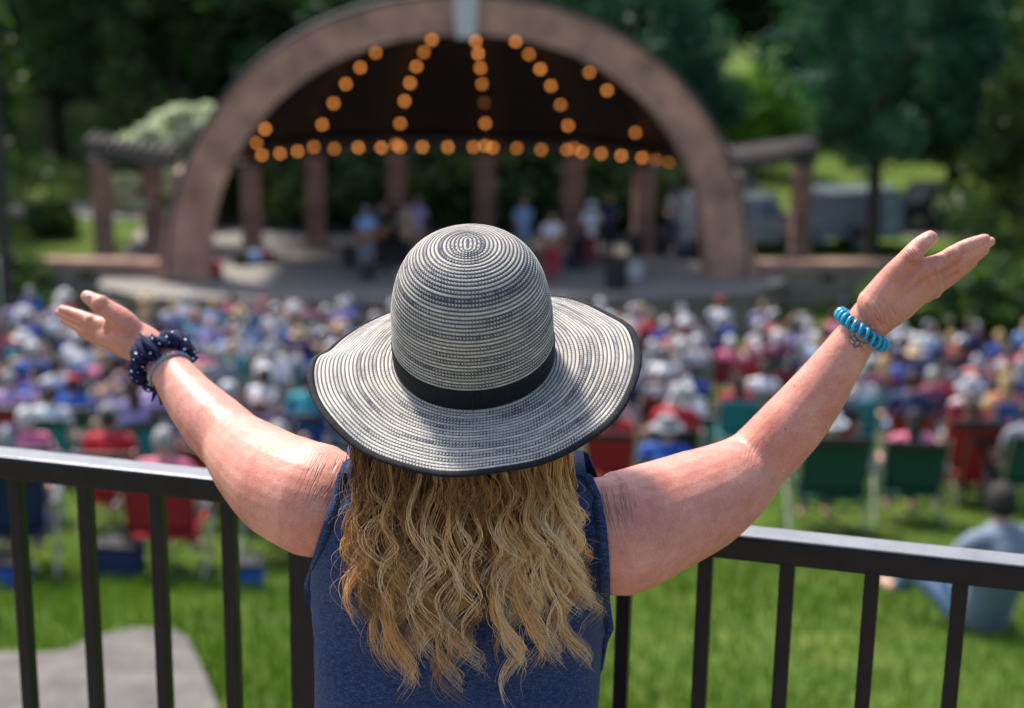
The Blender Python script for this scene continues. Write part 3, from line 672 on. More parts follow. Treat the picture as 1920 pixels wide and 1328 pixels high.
# ------------------------------------------------------------ folding chairs
def chair_meshes():
    def sheet(pts, th=.012):
        P_ = np.array(pts); nn = norm(np.cross(P_[1]-P_[0], P_[3]-P_[0])); 
        V_, F_ = [], []; n_ = 7
        for k in (0, 1):
            for i in range(n_):
                for j in range(n_):
                    a, b = i/(n_-1), j/(n_-1); p = P_[0]*(1-a)*(1-b)+P_[1]*a*(1-b)+P_[2]*a*b+P_[3]*(1-a)*b
                    V_.append(p-nn*.045*math.sin(PI*a)*math.sin(PI*b)**.5+nn*th*k)
        q = n_*n_
        for i in range(n_-1):
            for j in range(n_-1): a = i*n_+j; F_ += [(a, a+1, a+n_+1, a+n_), (q+a, q+a+n_, q+a+n_+1, q+a+1)]
        for i in range(n_-1):
            for a, b in ((i*n_, (i+1)*n_), (i*n_+n_-1, (i+1)*n_+n_-1), (i, i+1), ((n_-1)*n_+i, (n_-1)*n_+i+1)): F_.append((a, b, q+b, q+a))
        return MB().add(V_, F_)
    bk = sheet([(-.27, -.20, .42), (.27, -.20, .42), (.29, -.33, .97), (-.29, -.33, .97)]).mesh('backrest', True)
    se = sheet([(-.27, .24, .44), (.27, .24, .44), (.27, -.22, .38), (-.27, -.22, .38)]).mesh('seat', True)
    hr = MB().bbox((0, -.335, .92), (.50, .03, .10), .012).mesh('head_band')
    ar = [MB().bbox((s*.34, .02, .64), (.07, .50, .03), .012).mesh('armrest') for s in (-1, 1)]
    lg = []
    for s in (-1, 1):
        lg.append(MB().tube([(s*.33, .26, .02), (s*.31, -.22, .42), (s*.30, -.35, .99)], .011, 7).mesh('leg'))
        lg.append(MB().tube([(s*.33, -.30, .02), (s*.31, .25, .45), (s*.34, .25, .63)], .011, 7).mesh('leg'))
    fr = [MB().tube([(s*.33, y0, .05), (s*-.30, y1, z1)], .010, 6).mesh('cross_brace') for s in (-1, 1) for y0, y1, z1 in ((-.3, -.24, .40), (.26, .24, .42))]
    return bk, se, hr, ar, lg, fr
CB, CS, CH, CA, CL, CF = chair_meshes()
for m in (CB, CS): m.materials.append(MT['cloth'])
for m in [CH]+CA+CF: m.materials.append(MT['blackpl'])
for m in CL: m.materials.append(MT['metal'])
def chair(loc, rz, colr, label, group, near=False, s=1.):
    e = empty('folding_chair', loc, rz, s)
    obj('backrest', CB, None, e, COLS[colr]); obj('seat', CS, None, e, COLS[colr])
    for m in CL: obj('leg', m, None, e)
    if near:
        for m in CF: obj('cross_brace', m, None, e)
        obj('head_band', CH, None, e)
        for m in CA: obj('armrest', m, None, e)
    return tag(e, label, 'chair', group)

# ------------------------------------------------------------ the crowd
LEFT_SH = ['white', 'royal blue', 'red', 'white', 'navy blue', 'royal blue', 'white', 'red', 'grey', 'light blue', 'tan', 'pink', 'teal', 'navy blue', 'coral', 'lavender']
RIGHT_SH = ['white', 'royal blue', 'red', 'pink', 'plum', 'white', 'navy blue', 'maroon', 'light blue', 'royal blue', 'black', 'coral', 'lavender', 'grey', 'plum', 'white']
CHC = ['navy blue', 'royal blue', 'black', 'red', 'dark green', 'navy blue', 'maroon', 'teal', 'grey', 'royal blue']
R2 = random.Random(5); npers = 0; rows = 0; y = 36.3
while y > 15.2:
    half = .335*y+.9; x = -half+R2.uniform(0, .6); i = 0
    while x < half:
        if not (y < 16.9 and 2.2 < x < 6.5) and R2.random() > (.06 if y > 23 else (.16 if y > 18.5 else .36)) and not (y > 34.5 and abs(x+1.4) > 10.5):
            yy = y+R2.uniform(-.28, .28); rz = -(x+1.4)*.012*R2.uniform(.3, 1.2)+R2.uniform(-.14, .14)*(1 if R2.random() > .3 else 4); z = gz(x, yy); s = R2.uniform(.98, 1.14)
            shirt = R2.choice(LEFT_SH if x < -1 else RIGHT_SH); k = R2.random()
            if k < .17: head = ('hat', R2.choice(['straw', 'white', 'straw', 'tan', 'white', 'grey']))
            elif k < .58: head = ('cap', R2.choice(['white', 'navy blue', 'red', 'white', 'grey', 'black']))
            elif k < .76: head = ('longhair', R2.choice(list(HAIRC)))
            else: head = ('hair', R2.choice(list(HAIRC)))
            hw = head[1] if 'hair' in head[0] else f'{head[1]} {head[0]}'
            if hw == 'straw hat': pass
            pz = R2.choice([0, 1, 2, 0, 1, 2]) if R2.random() > .04 else 3
            person((x, yy, z), rz, pz, shirt, R2.choice(['tan', 'navy blue', 'grey', 'white', 'black', 'light blue']), head, R2.choice(SK[:4]), s,
                   f'seated person, {shirt} shirt, {hw}, {ORD[i]} from left, {ORD[rows]} crowd row from stage', 'seated crowd on the lawn')
            cc = R2.choice(CHC)
            chair((x, yy, z), rz, cc, f'{cc} folding chair, {ORD[i]} seat from left, {ORD[rows]} crowd row from stage', 'folding chairs on the lawn', y < 21, 1.0)
            i += 1; npers += 1
        x += R2.uniform(.80, 1.12)
    rows += 1; y -= (1.42 if y > 24 else 1.34)*R2.uniform(.95, 1.05)
print('CROWD', npers, rows)
# nearest people, placed one by one
def near(u, v, shirt, shorts, head, cc, label, clabel, pose=1, s=1.05, rz=0., cs=1.1):
    p = on_ground(u, v); z = gz(p[0], p[1])
    if shirt: person((p[0], p[1]+.02, z), rz, pose, shirt, shorts, head, SK[1], s, label)
    if cc: chair((p[0], p[1], z), rz, cc, clabel, 'folding chairs on the lawn', True, cs)
near(1543, 1000, 'white', 'tan', ('hat', 'white'), 'dark green', 'person in white shirt and white hat in the nearest green chair', 'wide dark green folding chair nearest the railing, right of the woman', s=1.05, cs=1.28)
near(1697, 985, 'pink', 'navy blue', ('longhair', 'dark hair'), 'dark green', 'person in pink top with long dark hair in a dark green chair', 'dark green folding chair under the person in pink', rz=-.1, cs=1.15)
near(1802, 945, 'red', 'tan', ('longhair', 'brown hair'), 'red', 'person in red shirt with brown hair in the tall red chair', 'tall bright red folding chair on the right of the lawn', cs=1.25)
near(1905, 960, 'grey', 'tan', ('hair', 'brown hair'), 'dark green', 'person in grey shirt at the right edge of the lawn', 'dark folding chair at the right edge behind the man on the grass', rz=.15)
near(318, 1075, 'pink', 'tan', ('hair', 'grey hair'), 'red', 'person seen above the rail in the red chair on the left', 'bright red folding chair seen between the left balusters', cs=1.12)
near(30, 1075, 'royal blue', 'navy blue', ('cap', 'navy blue'), 'navy blue', 'person in blue shirt in the navy chair at the left edge', 'navy folding chair with metal legs at the left edge', rz=.2, cs=1.15)
near(528, 1050, 'light blue', 'tan', ('hair', 'grey hair'), 'dark green', 'person in light blue shirt in the green chair beside the woman', 'dark green folding chair half hidden by the woman on the left', cs=1.1)
# man sitting on the grass on the right
p = on_ground(1838, 1185); 
def ground_sitter():
    B, sh, tr = MB(), MB(), MB()
    B.limb([(0, 0, .13), (0, -.08, .35), (0, -.14, .55), (0, -.12, .66)], [.15, .14, .155, .12], 14); B.limb([(0, -.12, .68), (0, -.11, .80)], [.065, .055], 12); B.ball((0, -.07, .885), (.08, .10, .12), 16, 12); B.ball((0, .03, .87), (.014, .022, .02), 8, 6)
    sh.limb([(0, 0, .12), (0, -.08, .35), (0, -.14, .54), (0, -.12, .65)], [.175, .17, .185, .14], 14); tr.limb([(0, .02, .10), (0, .02, .18)], [.17, .16], 14)
    for s in (-1, 1):
        kn = (s*.20, .40, .34 if s > 0 else .26); ft = (s*.20-.05*(s < 0), .62, .07)
        B.limb([(s*.09, .04, .11), kn, ft], [.09, .065, .04], 12); B.limb([ft, (ft[0], ft[1]+.16, .07)], [.042, .036], 10); tr.limb([(s*.09, .03, .12), kn, tuple(np.array(kn)*.35+np.array(ft)*.65)], [.115, .085, .07], 12)
        S0 = (s*.18, -.12, .66); el = (s*.29, .02, .45); ha = (s*.2, .26, .40); B.limb([(s*.1, -.12, .66), S0, el], [.06, .058, .044], 10); B.limb([el, ha, (s*.17, .34, .38)], [.042, .03, .022], 10)
        sh.limb([(s*.09, -.12, .65), S0, tuple(np.array(S0)*.4+np.array(el)*.6)], [.08, .078, .068], 12)
    return bake3((B, sh, tr))
gs = ground_sitter(); gs[0].materials.append(MT['skinobj']); gs[1].materials.append(MT['cloth']); gs[2].materials.append(MT['cloth'])
b = obj('person', gs[0], None, None, SK[1]); b.location = (p[0], p[1], gz(p[0], p[1])); b.rotation_euler = (0, 0, .3); b.scale = (1.22,)*3
obj('shirt', gs[1], None, b, (.17, .21, .28)); obj('jeans', gs[2], None, b, (.10, .17, .30)); h = obj('hair', HG['hair'], None, b, HAIRC['dark hair']); h.location = (0, -.04, -.30)
tag(b, 'dark haired person in grey-blue shirt and jeans sitting on the grass at right', 'person')
# bags on the lawn
def bag(u, v, c, label, w_=.42, h=.30):
    p = on_ground(u, v); e = empty('cooler_bag', (p[0], p[1], gz(p[0], p[1])), random.uniform(-.3, .3))
    obj('bag_body', MB().bbox((0, 0, h/2), (w_, .28, h), .05), MT['cloth'], e, COLS[c]); obj('lid', MB().bbox((0, 0, h+.02), (w_*.97, .27, .06), .02), MT['cloth'], e, COLS['black'])
    obj('strap', MB().tube([(-w_*.4, 0, h+.02), (-w_*.25, 0, h+.13), (w_*.25, 0, h+.13), (w_*.4, 0, h+.02)], .012, 6), MT['blackpl'], e); tag(e, label, 'bag', 'bags on the lawn')
bag(225, 1085, 'navy blue', 'navy cooler bag on the grass left of the red chair'); bag(462, 1100, 'royal blue', 'blue bag on the grass between left balusters and the woman', .3, .2)
for side_, us in (('left', sorted(random.uniform(40, 560) for _ in range(7))), ('right', sorted(random.uniform(1180, 1900) for _ in range(7)))):
    for k_, u_b in enumerate(us):
        c_b = random.choice(['navy blue', 'red', 'teal', 'tan', 'black'])
        bag(u_b, random.uniform(760, 875), c_b, f'{c_b} cooler bag in the crowd, {ORD[k_]} bag from left in {side_} half', .4, .28)
bag(15, 1100, 'royal blue', 'blue bag on the grass at the left edge', .36, .22)

# ------------------------------------------------------------ musicians and gear on the stage
def stagept(u, v): return atz(u, v, ZS)
MUS = [(688, 512, 'light blue', 'grey', ('cap', 'grey'), 'musician in light blue shirt standing at the left of the stage', 0),
       (715, 505, 'black', 'black', ('hair', 'dark hair'), 'musician in black clothes beside the one in light blue', .2),
       (782, 490, 'lavender', 'tan', ('hair', 'grey hair'), 'musician in lavender shirt left of the hat crown', -.1),
       (980, 492, 'light blue', 'grey', ('hair', 'brown hair'), 'musician in pale blue shirt right behind the hat', .1),
       (1033, 525, 'white', 'red', ('hair', 'brown hair'), 'singer in white shirt and red trousers at centre right', 0),
       (1106, 498, 'white', 'maroon', ('hat', 'white'), 'musician in white shirt and white hat further right', .15)]
MUS += [(738, 500, 'black', 'black', ('cap', 'black'), 'musician in black cap and clothes by the third stage column', .1), (762, 506, 'tan', 'black', ('hair', 'dark hair'), 'musician in tan shirt behind the hat on the left', -.2), (1140, 482, 'navy blue', 'black', ('hair', 'dark hair'), 'musician in navy shirt near the fifth stage column', .1), (1262, 470, 'grey', 'navy blue', ('cap', 'navy blue'), 'person in grey shirt at the right rear of the stage', -.3)]
gtop = MB(); gtop.limb([(0, 0, -.12), (0, 0, .03), (0, 0, .16)], [.17, .11, .125], 18); gtm = gtop.mesh('guitar', True)
for v_ in gtm.vertices: v_.co.y *= .28
for i, (u, v, sh, tr, hd_, lab, rz) in enumerate(MUS):
    p = stagept(u, v); person((p[0], p[1], ZS), PI+YAW+rz, 0, sh, tr, hd_, SK[i % 4], 1.04, lab.replace('musician', 'person').replace('singer', 'person'), stand=True)
    e = empty('microphone_stand', (p[0]-.15, p[1]-.55, ZS)); obj('base', MB().lathe([(0, 0), (.15, 0), (.15, .02), (.03, .05), (0, .05)], 14), MT['blackpl'], e); obj('pole', MB().tube([(0, 0, .03), (0, 0, 1.42)], .013, 7), MT['blackpl'], e); obj('boom', MB().tube([(0, 0, 1.4), (.1, .25, 1.52)], .011, 7), MT['blackpl'], e); obj('microphone', MB().limb([(.1, .25, 1.52), (.12, .34, 1.55)], [.018, .028], 10), MT['blackpl'], e)
    tag(e, f'black microphone stand in front of the {ORD[i]} stage performer from the left', 'microphone stand', 'microphone stands')
    if i in (0, 1, 4):
        g_ = empty('guitar', (p[0]+.02, p[1]-.27, ZS+1.08)); g_.rotation_euler = (0, rad(68), YAW)
        obj('guitar_body', gtm, MT['paint'], g_, (.28, .10, .03)); obj('neck', MB().tube([(0, -.02, .2), (0, -.02, .75)], .022, 7), MT['bark'], g_); obj('headstock', MB().bbox((0, -.02, .83), (.07, .02, .16), .006), MT['bark'], g_)
        tag(g_, f'brown guitar held by the {ORD[i]} stage performer from the left', 'guitar')
def monitor(u, v, lab, s=1.):
    p = stagept(u, v); e = empty('floor_speaker', (p[0], p[1], ZS), YAW, s)
    obj('cabinet', MB().bbox((0, 0, .42), (.52, .45, .84), .03), MT['blackpl'], e); obj('woofer', MB().lathe([(0, 0), (.08, .01), (.17, .035), (.2, .02), (.2, 0)], 20), MT['tyre'], e)
    e.children[1].location = (0, -.228, .32); e.children[1].rotation_euler = (PI/2, 0, 0); obj('horn', MB().bbox((0, -.235, .66), (.3, .03, .16), .012), MT['tyre'], e)
    tag(e, lab, 'speaker', 'stage speakers')
monitor(1155, 542, 'black loudspeaker cabinet at the right front of the stage', 1.05); monitor(690, 528, 'black loudspeaker at the feet of the musician in light blue', .6); monitor(1330, 505, 'black speaker beside the right foot of the arch', .7); monitor(1190, 478, 'small dark speaker near the sixth stage column', .8); monitor(1085, 492, 'black amplifier behind the singer in white', .85); monitor(1240, 478, 'black amplifier right of the fifth stage column', .75); monitor(1302, 488, 'black amplifier close to the right arch leg', .8); monitor(655, 500, 'black amplifier left of the musician in light blue', .7); monitor(800, 486, 'black amplifier beside the hat crown on the left', .8)
p = stagept(1180, 525); e = empty('bass_drum', (p[0]+.1, p[1]+.1, ZS+.28)); e.rotation_euler = (PI/2, 0, .3)
obj('shell', MB().lathe([(.25, -.18), (.27, -.18), (.27, .18), (.25, .18)], 22), MT['paint'], e, (.05, .08, .2)); obj('drum_head', MB().lathe([(0, .17), (.255, .172), (.255, .165), (0, .163)], 22), MT['key'], e); obj('hoop', MB().lathe([(.265, .15), (.285, .15), (.285, .19), (.265, .19)], 22), MT['metal'], e)
tag(e, 'small drum with pale head beside the right loudspeaker', 'drum')
for i, (u, v, c, l) in enumerate(((452, 496, 'black', 'black gear case by the first stage column'), (478, 494, 'light blue', 'light blue gear case by the first stage column'), (497, 494, 'maroon', 'dark red gear case by the first stage column'), (402, 515, 'red', 'red bag beside the left foot of the arch'), (1205, 470, 'red', 'red case near the right stage columns'), (1278, 485, 'navy blue', 'dark case left of the right arch foot'), (760, 530, 'tan', 'tan gear case at stage front left of the hat'), (1075, 505, 'black', 'black case behind the singer'))):
    p = stagept(u, v); e = empty('gear_case', (p[0], p[1], ZS), YAW+random.uniform(-.3, .3)); obj('case_body', MB().bbox((0, 0, .17), (.42, .32, .34), .04), MT['cloth'], e, COLS[c]); obj('handle', MB().tube([(-.1, 0, .33), (-.08, 0, .40), (.08, 0, .40), (.1, 0, .33)], .012, 6), MT['blackpl'], e); tag(e, l, 'case', 'gear cases on the stage')

# ------------------------------------------------------------ deck and railing
RA = np.array([-.956, 2.762]); RB = np.array([.818, 2.303]); rdir = norm(RB-RA); RYAW = math.atan2(rdir[1], rdir[0]); rnor = np.array([-rdir[1], rdir[0]])
dk = [(-4, -3), (4, -3)]+[tuple(RA+rdir*t+rnor*.12) for t in (5.2, -3.3)]
obj('deck', MB().prism(dk, -.15, 0), MT['deck'], kind='structure')
def rail_t(u, v):
    d = ray(u, v); k = ((RA-CP[:2])@rnor)/(d[:2]@rnor); p = CP+d*k; return float((p[:2]-RA)@rdir)
bal = [rail_t(*q) for q in ((31, 912), (160, 916), (294.5, 923), (429, 930))]; br = [rail_t(*q) for q in ((1170, 1133), (1323, 1067), (1476, 1079), (1633.7, 1104), (1797, 1133))]
sl_ = (bal[3]-bal[0])/3; sr_ = (br[4]-br[0])/4; print('spacing', sl_, sr_)
ts = bal+br+[bal[0]-sl_*k for k in range(1, 8)]+[br[4]+sr_*k for k in range(1, 8)]
tpost = rail_t(578, 1100); gap = (br[0]-tpost)/5; ts += [tpost+gap*k for k in range(1, 5)]
re_ = empty('railing', (*RA, 0), RYAW); Lr = 4.4
def rbox(name, t0, t1, z0, z1, w_, b=.003): return obj(name, MB().bbox(((t0+t1)/2, 0, (z0+z1)/2), (t1-t0, w_, z1-z0), b), MT['rail'], re_)
rbox('top_rail', -1.3, 3.1, 1.026, 1.0665, .056, .004)
obj('rail_sheen_strip', MB().bbox((.9, 0, 1.0687), (4.4, .052, .004), .0015), mottled('painted_sky_sheen', (.14, .14, .145), (.23, .23, .235), 18, .30, .05, .001), re_)  # added strip on the black rail, sky sheen put into its lighter grey
rbox('bottom_rail', -1.3, 3.1, .07, .105, .04)
for t in sorted(ts): rbox('baluster', t-.0125, t+.0125, .106, 1.0255, .025, .002)
for t in (tpost, tpost-1.25 if False else -1.28, 3.08): rbox('post', t-.028, t+.028, .0, 1.0254, .052, .004)
tag(re_, 'black metal railing with square balusters in front of the woman', 'railing')

# ------------------------------------------------------------ the woman: body
W = MB()
def arm(st):
    pts, rr = [], []
    for (u, v, hw, y) in st: p = aty(u, v, y); pts.append(p); rr.append(hw/pxm(p))
    W.limb(pts, rr, 28, 6); return pts, rr
LA = [(690, 960, 80, 2.10), (640, 950, 98, 2.10), (592, 938, 108, 2.11), (530, 911, 100, 2.16), (476, 869, 82, 2.23), (438, 832, 65, 2.29), (400, 795, 61, 2.33), (362, 753, 51, 2.37), (330, 711, 42, 2.41), (305, 678, 36, 2.44)]
RAm = [(1040, 985, 80, 2.09), (1095, 995, 100, 2.09), (1160, 1000, 118, 2.10), (1235, 972, 108, 2.13), (1318, 936, 97, 2.17), (1378, 900, 80, 2.20), (1424, 860, 64, 2.22), (1485, 796, 62, 2.22), (1532, 738, 55, 2.22), (1570, 683, 46, 2.22), (1607, 630, 38, 2.22)]
la, _ = arm(LA); ra, _ = arm(RAm)
def chain(px, rr, n=14): W.limb([aty(u, v, y) for u, v, y in px], rr, n, 4)
# left hand
chain([(305, 678, 2.44), (272, 650, 2.455), (238, 634, 2.47), (208, 628, 2.49)], [.030, .033, .034, .026], 18)
chain([(258, 634, 2.455), (232, 604, 2.452), (205, 582, 2.455), (180, 566, 2.46), (163, 556, 2.465)], [.022, .021, .0165, .0135, .0105])
chain([(218, 613, 2.474), (186, 606, 2.49), (150, 592, 2.512), (116, 580, 2.53)], [.016, .0110, .0098, .0078])
chain([(222, 626, 2.49), (180, 616, 2.515), (145, 601, 2.54), (111, 586, 2.565)], [.017, .0112, .0098, .0080])
chain([(226, 642, 2.508), (186, 630, 2.535), (150, 615, 2.562), (119, 599, 2.584)], [.017, .0108, .0094, .0075])
chain([(234, 655, 2.52), (198, 645, 2.55), (170, 632, 2.572), (148, 620, 2.588)], [.016, .0098, .0085, .007])
# right hand
chain([(1607, 630, 2.22), (1640, 592, 2.215), (1682, 560, 2.21), (1724, 530, 2.21)], [.029, .033, .034, .027], 18)
chain([(1645, 570, 2.20), (1672, 525, 2.195), (1700, 489, 2.19), (1724, 462, 2.188), (1744, 446, 2.188)], [.030, .021, .0155, .0135, .0110])
chain([(1722, 508, 2.192), (1762, 490, 2.190), (1805, 464, 2.192), (1847, 448, 2.195)], [.018, .0118, .0102, .0080])
chain([(1732, 524, 2.210), (1774, 502, 2.212), (1817, 474, 2.214), (1857, 453, 2.218)], [.018, .0118, .0100, .0078])
chain([(1735, 538, 2.228), (1776, 517, 2.234), (1815, 491, 2.238), (1847, 468, 2.242)], [.018, .0112, .0096, .0075])
chain([(1735, 548, 2.246), (1769, 532, 2.256), (1799, 511, 2.262), (1824, 494, 2.266)], [.017, .0100, .0088, .007])
for u, v, y, r_ in ((1736, 504, 2.182, .0125), (1748, 520, 2.196, .0125), (1753, 535, 2.212, .012), (1752, 547, 2.230, .0115), (1786, 476, 2.186, .0118), (1797, 487, 2.207, .0114), (1797, 503, 2.229, .0108), (1712, 478, 2.182, .0150)): W.ball(aty(u, v, y), r_, 14, 10)
for k, (u, v, y) in enumerate(((1736, 504, 2.176), (1748, 520, 2.188), (1753, 536, 2.204))): W.limb([aty(1640+k*9, 592+k*7, 2.190+k*.003), aty((1645+u)/2+k*5, (592+v)/2+k*3, 2.1815+k*.006), aty(u, v, y)], [.004, .0052, .0055], 10, 4)
for u, v, y, r_ in ((207, 612, 2.462, .0125), (210, 627, 2.478, .0125), (215, 643, 2.496, .012), (170, 600, 2.495, .0112), (168, 612, 2.52, .0112), (188, 569, 2.452, .0145)): W.ball(aty(u, v, y), r_, 14, 10)
for k, (u, v, y) in enumerate(((209, 613, 2.458), (212, 628, 2.472), (217, 644, 2.49))): W.limb([aty(285-k*2, 655+k*6, 2.425), aty(248, 634+k*8, 2.436+k*.008), aty(u, v, y)], [.004, .0052, .0055], 10, 4)
# trunk
XC = float(aty(857, 1150, 2.1)[0]); YB = 2.10
TR = [(.66, .19, .135), (.74, .198, .140), (.82, .196, .137), (.90, .186, .130), (1.0, .180, .128), (1.10, .186, .128), (1.18, .180, .122), (1.25, .165, .105), (1.30, .13, .08), (1.335, .085, .062), (1.38, .058, .055), (1.44, .056, .056)]
n_ = 40; vs_, fs_ = [], []
for z, hw, dp in TR:
    for j in range(n_): t = 2*PI*j/n_; vs_.append((XC+hw*math.copysign(abs(math.cos(t))**.85, math.cos(t)), YB+dp*math.sin(t)-(.012 if z > 1.3 else 0), z))
for i in range(len(TR)-1):
    for j in range(n_): fs_.append((i*n_+j, i*n_+(j+1) % n_, (i+1)*n_+(j+1) % n_, (i+1)*n_+j))
fs_ += [tuple(range(n_))[::-1], tuple((len(TR)-1)*n_+j for j in range(n_))]
W.add(vs_, fs_)
for s in (-1, 1):
    W.limb([(XC+s*.10, YB, .70), (XC+s*.105, YB+.01, .44), (XC+s*.10, YB, .25), (XC+s*.10, YB, .08)], [.098, .066, .058, .038], 18)
    W.limb([(XC+s*.10, YB-.04, .045), (XC+s*.115, YB+.14, .035)], [.042, .034], 14)
HT = rad(20); Rh = np.array([[1, 0, 0], [0, math.cos(HT), math.sin(HT)*-1], [0, math.sin(HT), math.cos(HT)]])
HC = aty(890, 690, 2.085); HC[2] += .0
W.ball(HC, (.076, .098, .118), 28, 20, Rh)
W.limb([HC+Rh@np.array([0, .085, .02]), HC+Rh@np.array([0, .108, -.02])], [.010, .015], 10)
for s in (-1, 1): W.ball(HC+Rh@np.array([s*.078, -.005, -.01]), (.010, .020, .030), 10, 8, Rh); W.ball(HC+Rh@np.array([s*.03, .085, .012]), (.017, .012, .010), 10, 8, Rh)
W.ball(HC+Rh@np.array([0, .088, -.055]), (.026, .012, .010), 10, 8, Rh); W.ball(HC+Rh@np.array([0, .07, -.09]), (.035, .03, .025), 12, 8, Rh)
body = fuse(W, .0027, 5, .5, 'woman')

t = NT('skin'); oc_ = t.coord()
n1 = t.noise(14, 4); n2 = t.noise(60, 4); n3 = t.noise(240, 3)
base = t.ramp(t.math('ADD', t.math('MULTIPLY', n1, .65), t.math('MULTIPLY', n2, .35)), [(.33, (.51, .180, .125)), (.5, (.60, .255, .190)), (.67, (.68, .340, .268))])
vor = t.n('TexVoronoi', {'Vector': oc_, 'Scale': 105.0, 'Randomness': 1.0}); fr_ = t.math('MULTIPLY', t.math('SUBTRACT', 1., t.sstep(vor.outputs['Distance'], .08, .26)), t.sstep(t.noise(33, 3), .5, .66))
base = t.mix(1., base, t.ramp(t.noise(420, 3, .6), [(.3, (.84, .80, .79)), (.7, (1.10, 1.10, 1.10))]), 'MULTIPLY')
c = t.mix(t.math('MULTIPLY', fr_, .62), base, (.27, .11, .065))
vor2 = t.n('TexVoronoi', {'Vector': oc_, 'Scale': 26.0}); c = t.mix(t.math('MULTIPLY', t.math('SUBTRACT', 1., t.sstep(vor2.outputs['Distance'], .03, .07)), .65), c, (.22, .075, .05))
def near_mask(p, r0, r1):
    d = t.n('VectorMath', {0: oc_, 1: tuple(p)}, operation='DISTANCE').outputs['Value']; return t.math('SUBTRACT', 1., t.sstep(d, r0, r1))
# tattoo under the coil bracelet
tp_ = aty(1618, 632, 2.185); ink = t.math('MULTIPLY', near_mask(tp_, .016, .026), t.sstep(t.noise(190, 3), .46, .54)); c = t.mix(t.math('MULTIPLY', ink, .85), c, (.03, .038, .045))
# redder hands
hand = t.math('ADD', near_mask(aty(1700, 540, 2.2), .03, .13), near_mask(aty(230, 630, 2.47), .03, .12)); c = t.mix(t.math('MULTIPLY', hand, .35), c, (.50, .20, .125))
xyz = t.n('SeparateXYZ', {0: oc_})
def creases(p, dirv, wl, r0, r1):
    dd = t.n('VectorMath', {0: oc_, 1: tuple(dirv)}, operation='DOT_PRODUCT').outputs['Value']
    pd = norm(np.cross(dirv, (0, 1, 0))); d2 = t.n('VectorMath', {0: oc_, 1: tuple(pd)}, operation='DOT_PRODUCT').outputs['Value']
    vv = t.n('CombineXYZ', {0: t.math('MULTIPLY', dd, 1.15/wl), 1: t.math('MULTIPLY', d2, .13/wl), 2: 0.}).outputs[0]
    return t.math('MULTIPLY', t.sstep(t.math('ABSOLUTE', t.math('SUBTRACT', t.noise(1., 2, .5, vv), .5)), .07, .0), near_mask(p, r0, r1))
cr1 = creases(aty(632, 905, 2.05), norm((1, 0, -.45)), .0075, .012, .062); cr2 = creases(aty(1142, 945, 2.03), norm((1, 0, .25)), .0075, .012, .062)
cr3 = creases(aty(1650, 590, 2.19), norm((1, 0, .7)), .006, .01, .05); cr4 = creases(aty(1415, 850, 2.17), norm((1, 0, -.6)), .008, .005, .035); cr5 = creases(aty(1755, 510, 2.19), norm((1, 0, .5)), .007, .005, .04)
cr6 = creases(aty(1712, 476, 2.17), norm((1, 0, 1)), .005, .004, .022); cr7 = creases(aty(1800, 485, 2.18), norm((1, 0, .6)), .005, .004, .03)
cs_ = t.math('ADD', t.math('ADD', cr1, cr2), t.math('MULTIPLY', t.math('ADD', t.math('ADD', cr3, t.math('MULTIPLY', cr4, .3)), t.math('ADD', cr5, t.math('ADD', cr6, cr7))), .62))
c = t.mix(t.math('MULTIPLY', cs_, .38), c, (.36, .12, .075))
hgt = t.math('ADD', t.math('MULTIPLY', n3, .10), t.math('ADD', t.math('MULTIPLY', n2, .22), t.math('MULTIPLY', cs_, -.55)))
MT['skin'] = t.fin(c, t.math('ADD', .36, t.math('MULTIPLY', n2, .22)), t.bump(hgt, .75, .004), Subsurface_Weight=.12, Subsurface_Radius=(.010, .004, .002), Subsurface_Scale=.6, Specular_IOR_Level=.45)
wo = obj('person', body, MT['skin'])
tag(wo, 'woman seen from behind at the railing with both arms spread wide', 'person')
bvh = BVHTree.FromPolygons([v.co.copy() for v in body.vertices], [tuple(p.vertices) for p in body.polygons])
def nail(p, d, nn, l=.006, w_=.0048):
    d = norm(d); nn = norm(nn-d*(nn@d)); sd_ = np.cross(d, nn); R_ = np.stack([sd_, d, nn], 1); return obj('fingernail', MB().ball(p, (w_, l, .0016), 12, 8, R_), MT['nail'], wo)
MT['nail'] = NT('nail').fin((.60, .30, .24), .35)
def put_nail(u, v, du, dv, l, w_):
    d = norm(ray(u, v)); h = bvh.ray_cast(Vector(CP), Vector(d))
    if h[0] is None: return
    p = np.array(h[0]); q = p+cr*du-cu*dv; nail(p-np.array(h[1])*.0004, q-p, np.array(h[1]), l, w_)
put_nail(1741, 450, .8, -.9, .0075, .0062); put_nail(166, 560, -.8, -.55, .0070, .0058)

# ------------------------------------------------------------ tank top
YE = 2.07
def xz(u, v): p = aty(u, v, YE); return p[0], p[2]
Ledge = [(668, 832), (640, 872), (626, 930), (606, 990), (590, 1040), (575, 1085), (566, 1112), (569, 1140), (580, 1162), (591, 1190), (592, 1250), (590, 1328), (584, 1430), (574, 1560)]
Redge = [(1075, 866), (1108, 884), (1124, 920), (1132, 960), (1136, 1010), (1138, 1060), (1141, 1110), (1147, 1160), (1152, 1194), (1140, 1218), (1133, 1255), (1120, 1328), (1122, 1430), (1134, 1560)]
lz = np.array([xz(*q) for q in Ledge]); rz_ = np.array([xz(*q) for q in Redge])
ZT, ZB = 1.288, .84
ZUL, ZUR = lz[7][1], rz_[8][1]
NZ, NX = 110, 90
def xl(z): return float(np.interp(z, lz[::-1, 1], lz[::-1, 0]))
def xr(z): return float(np.interp(z, rz_[::-1, 1], rz_[::-1, 0]))
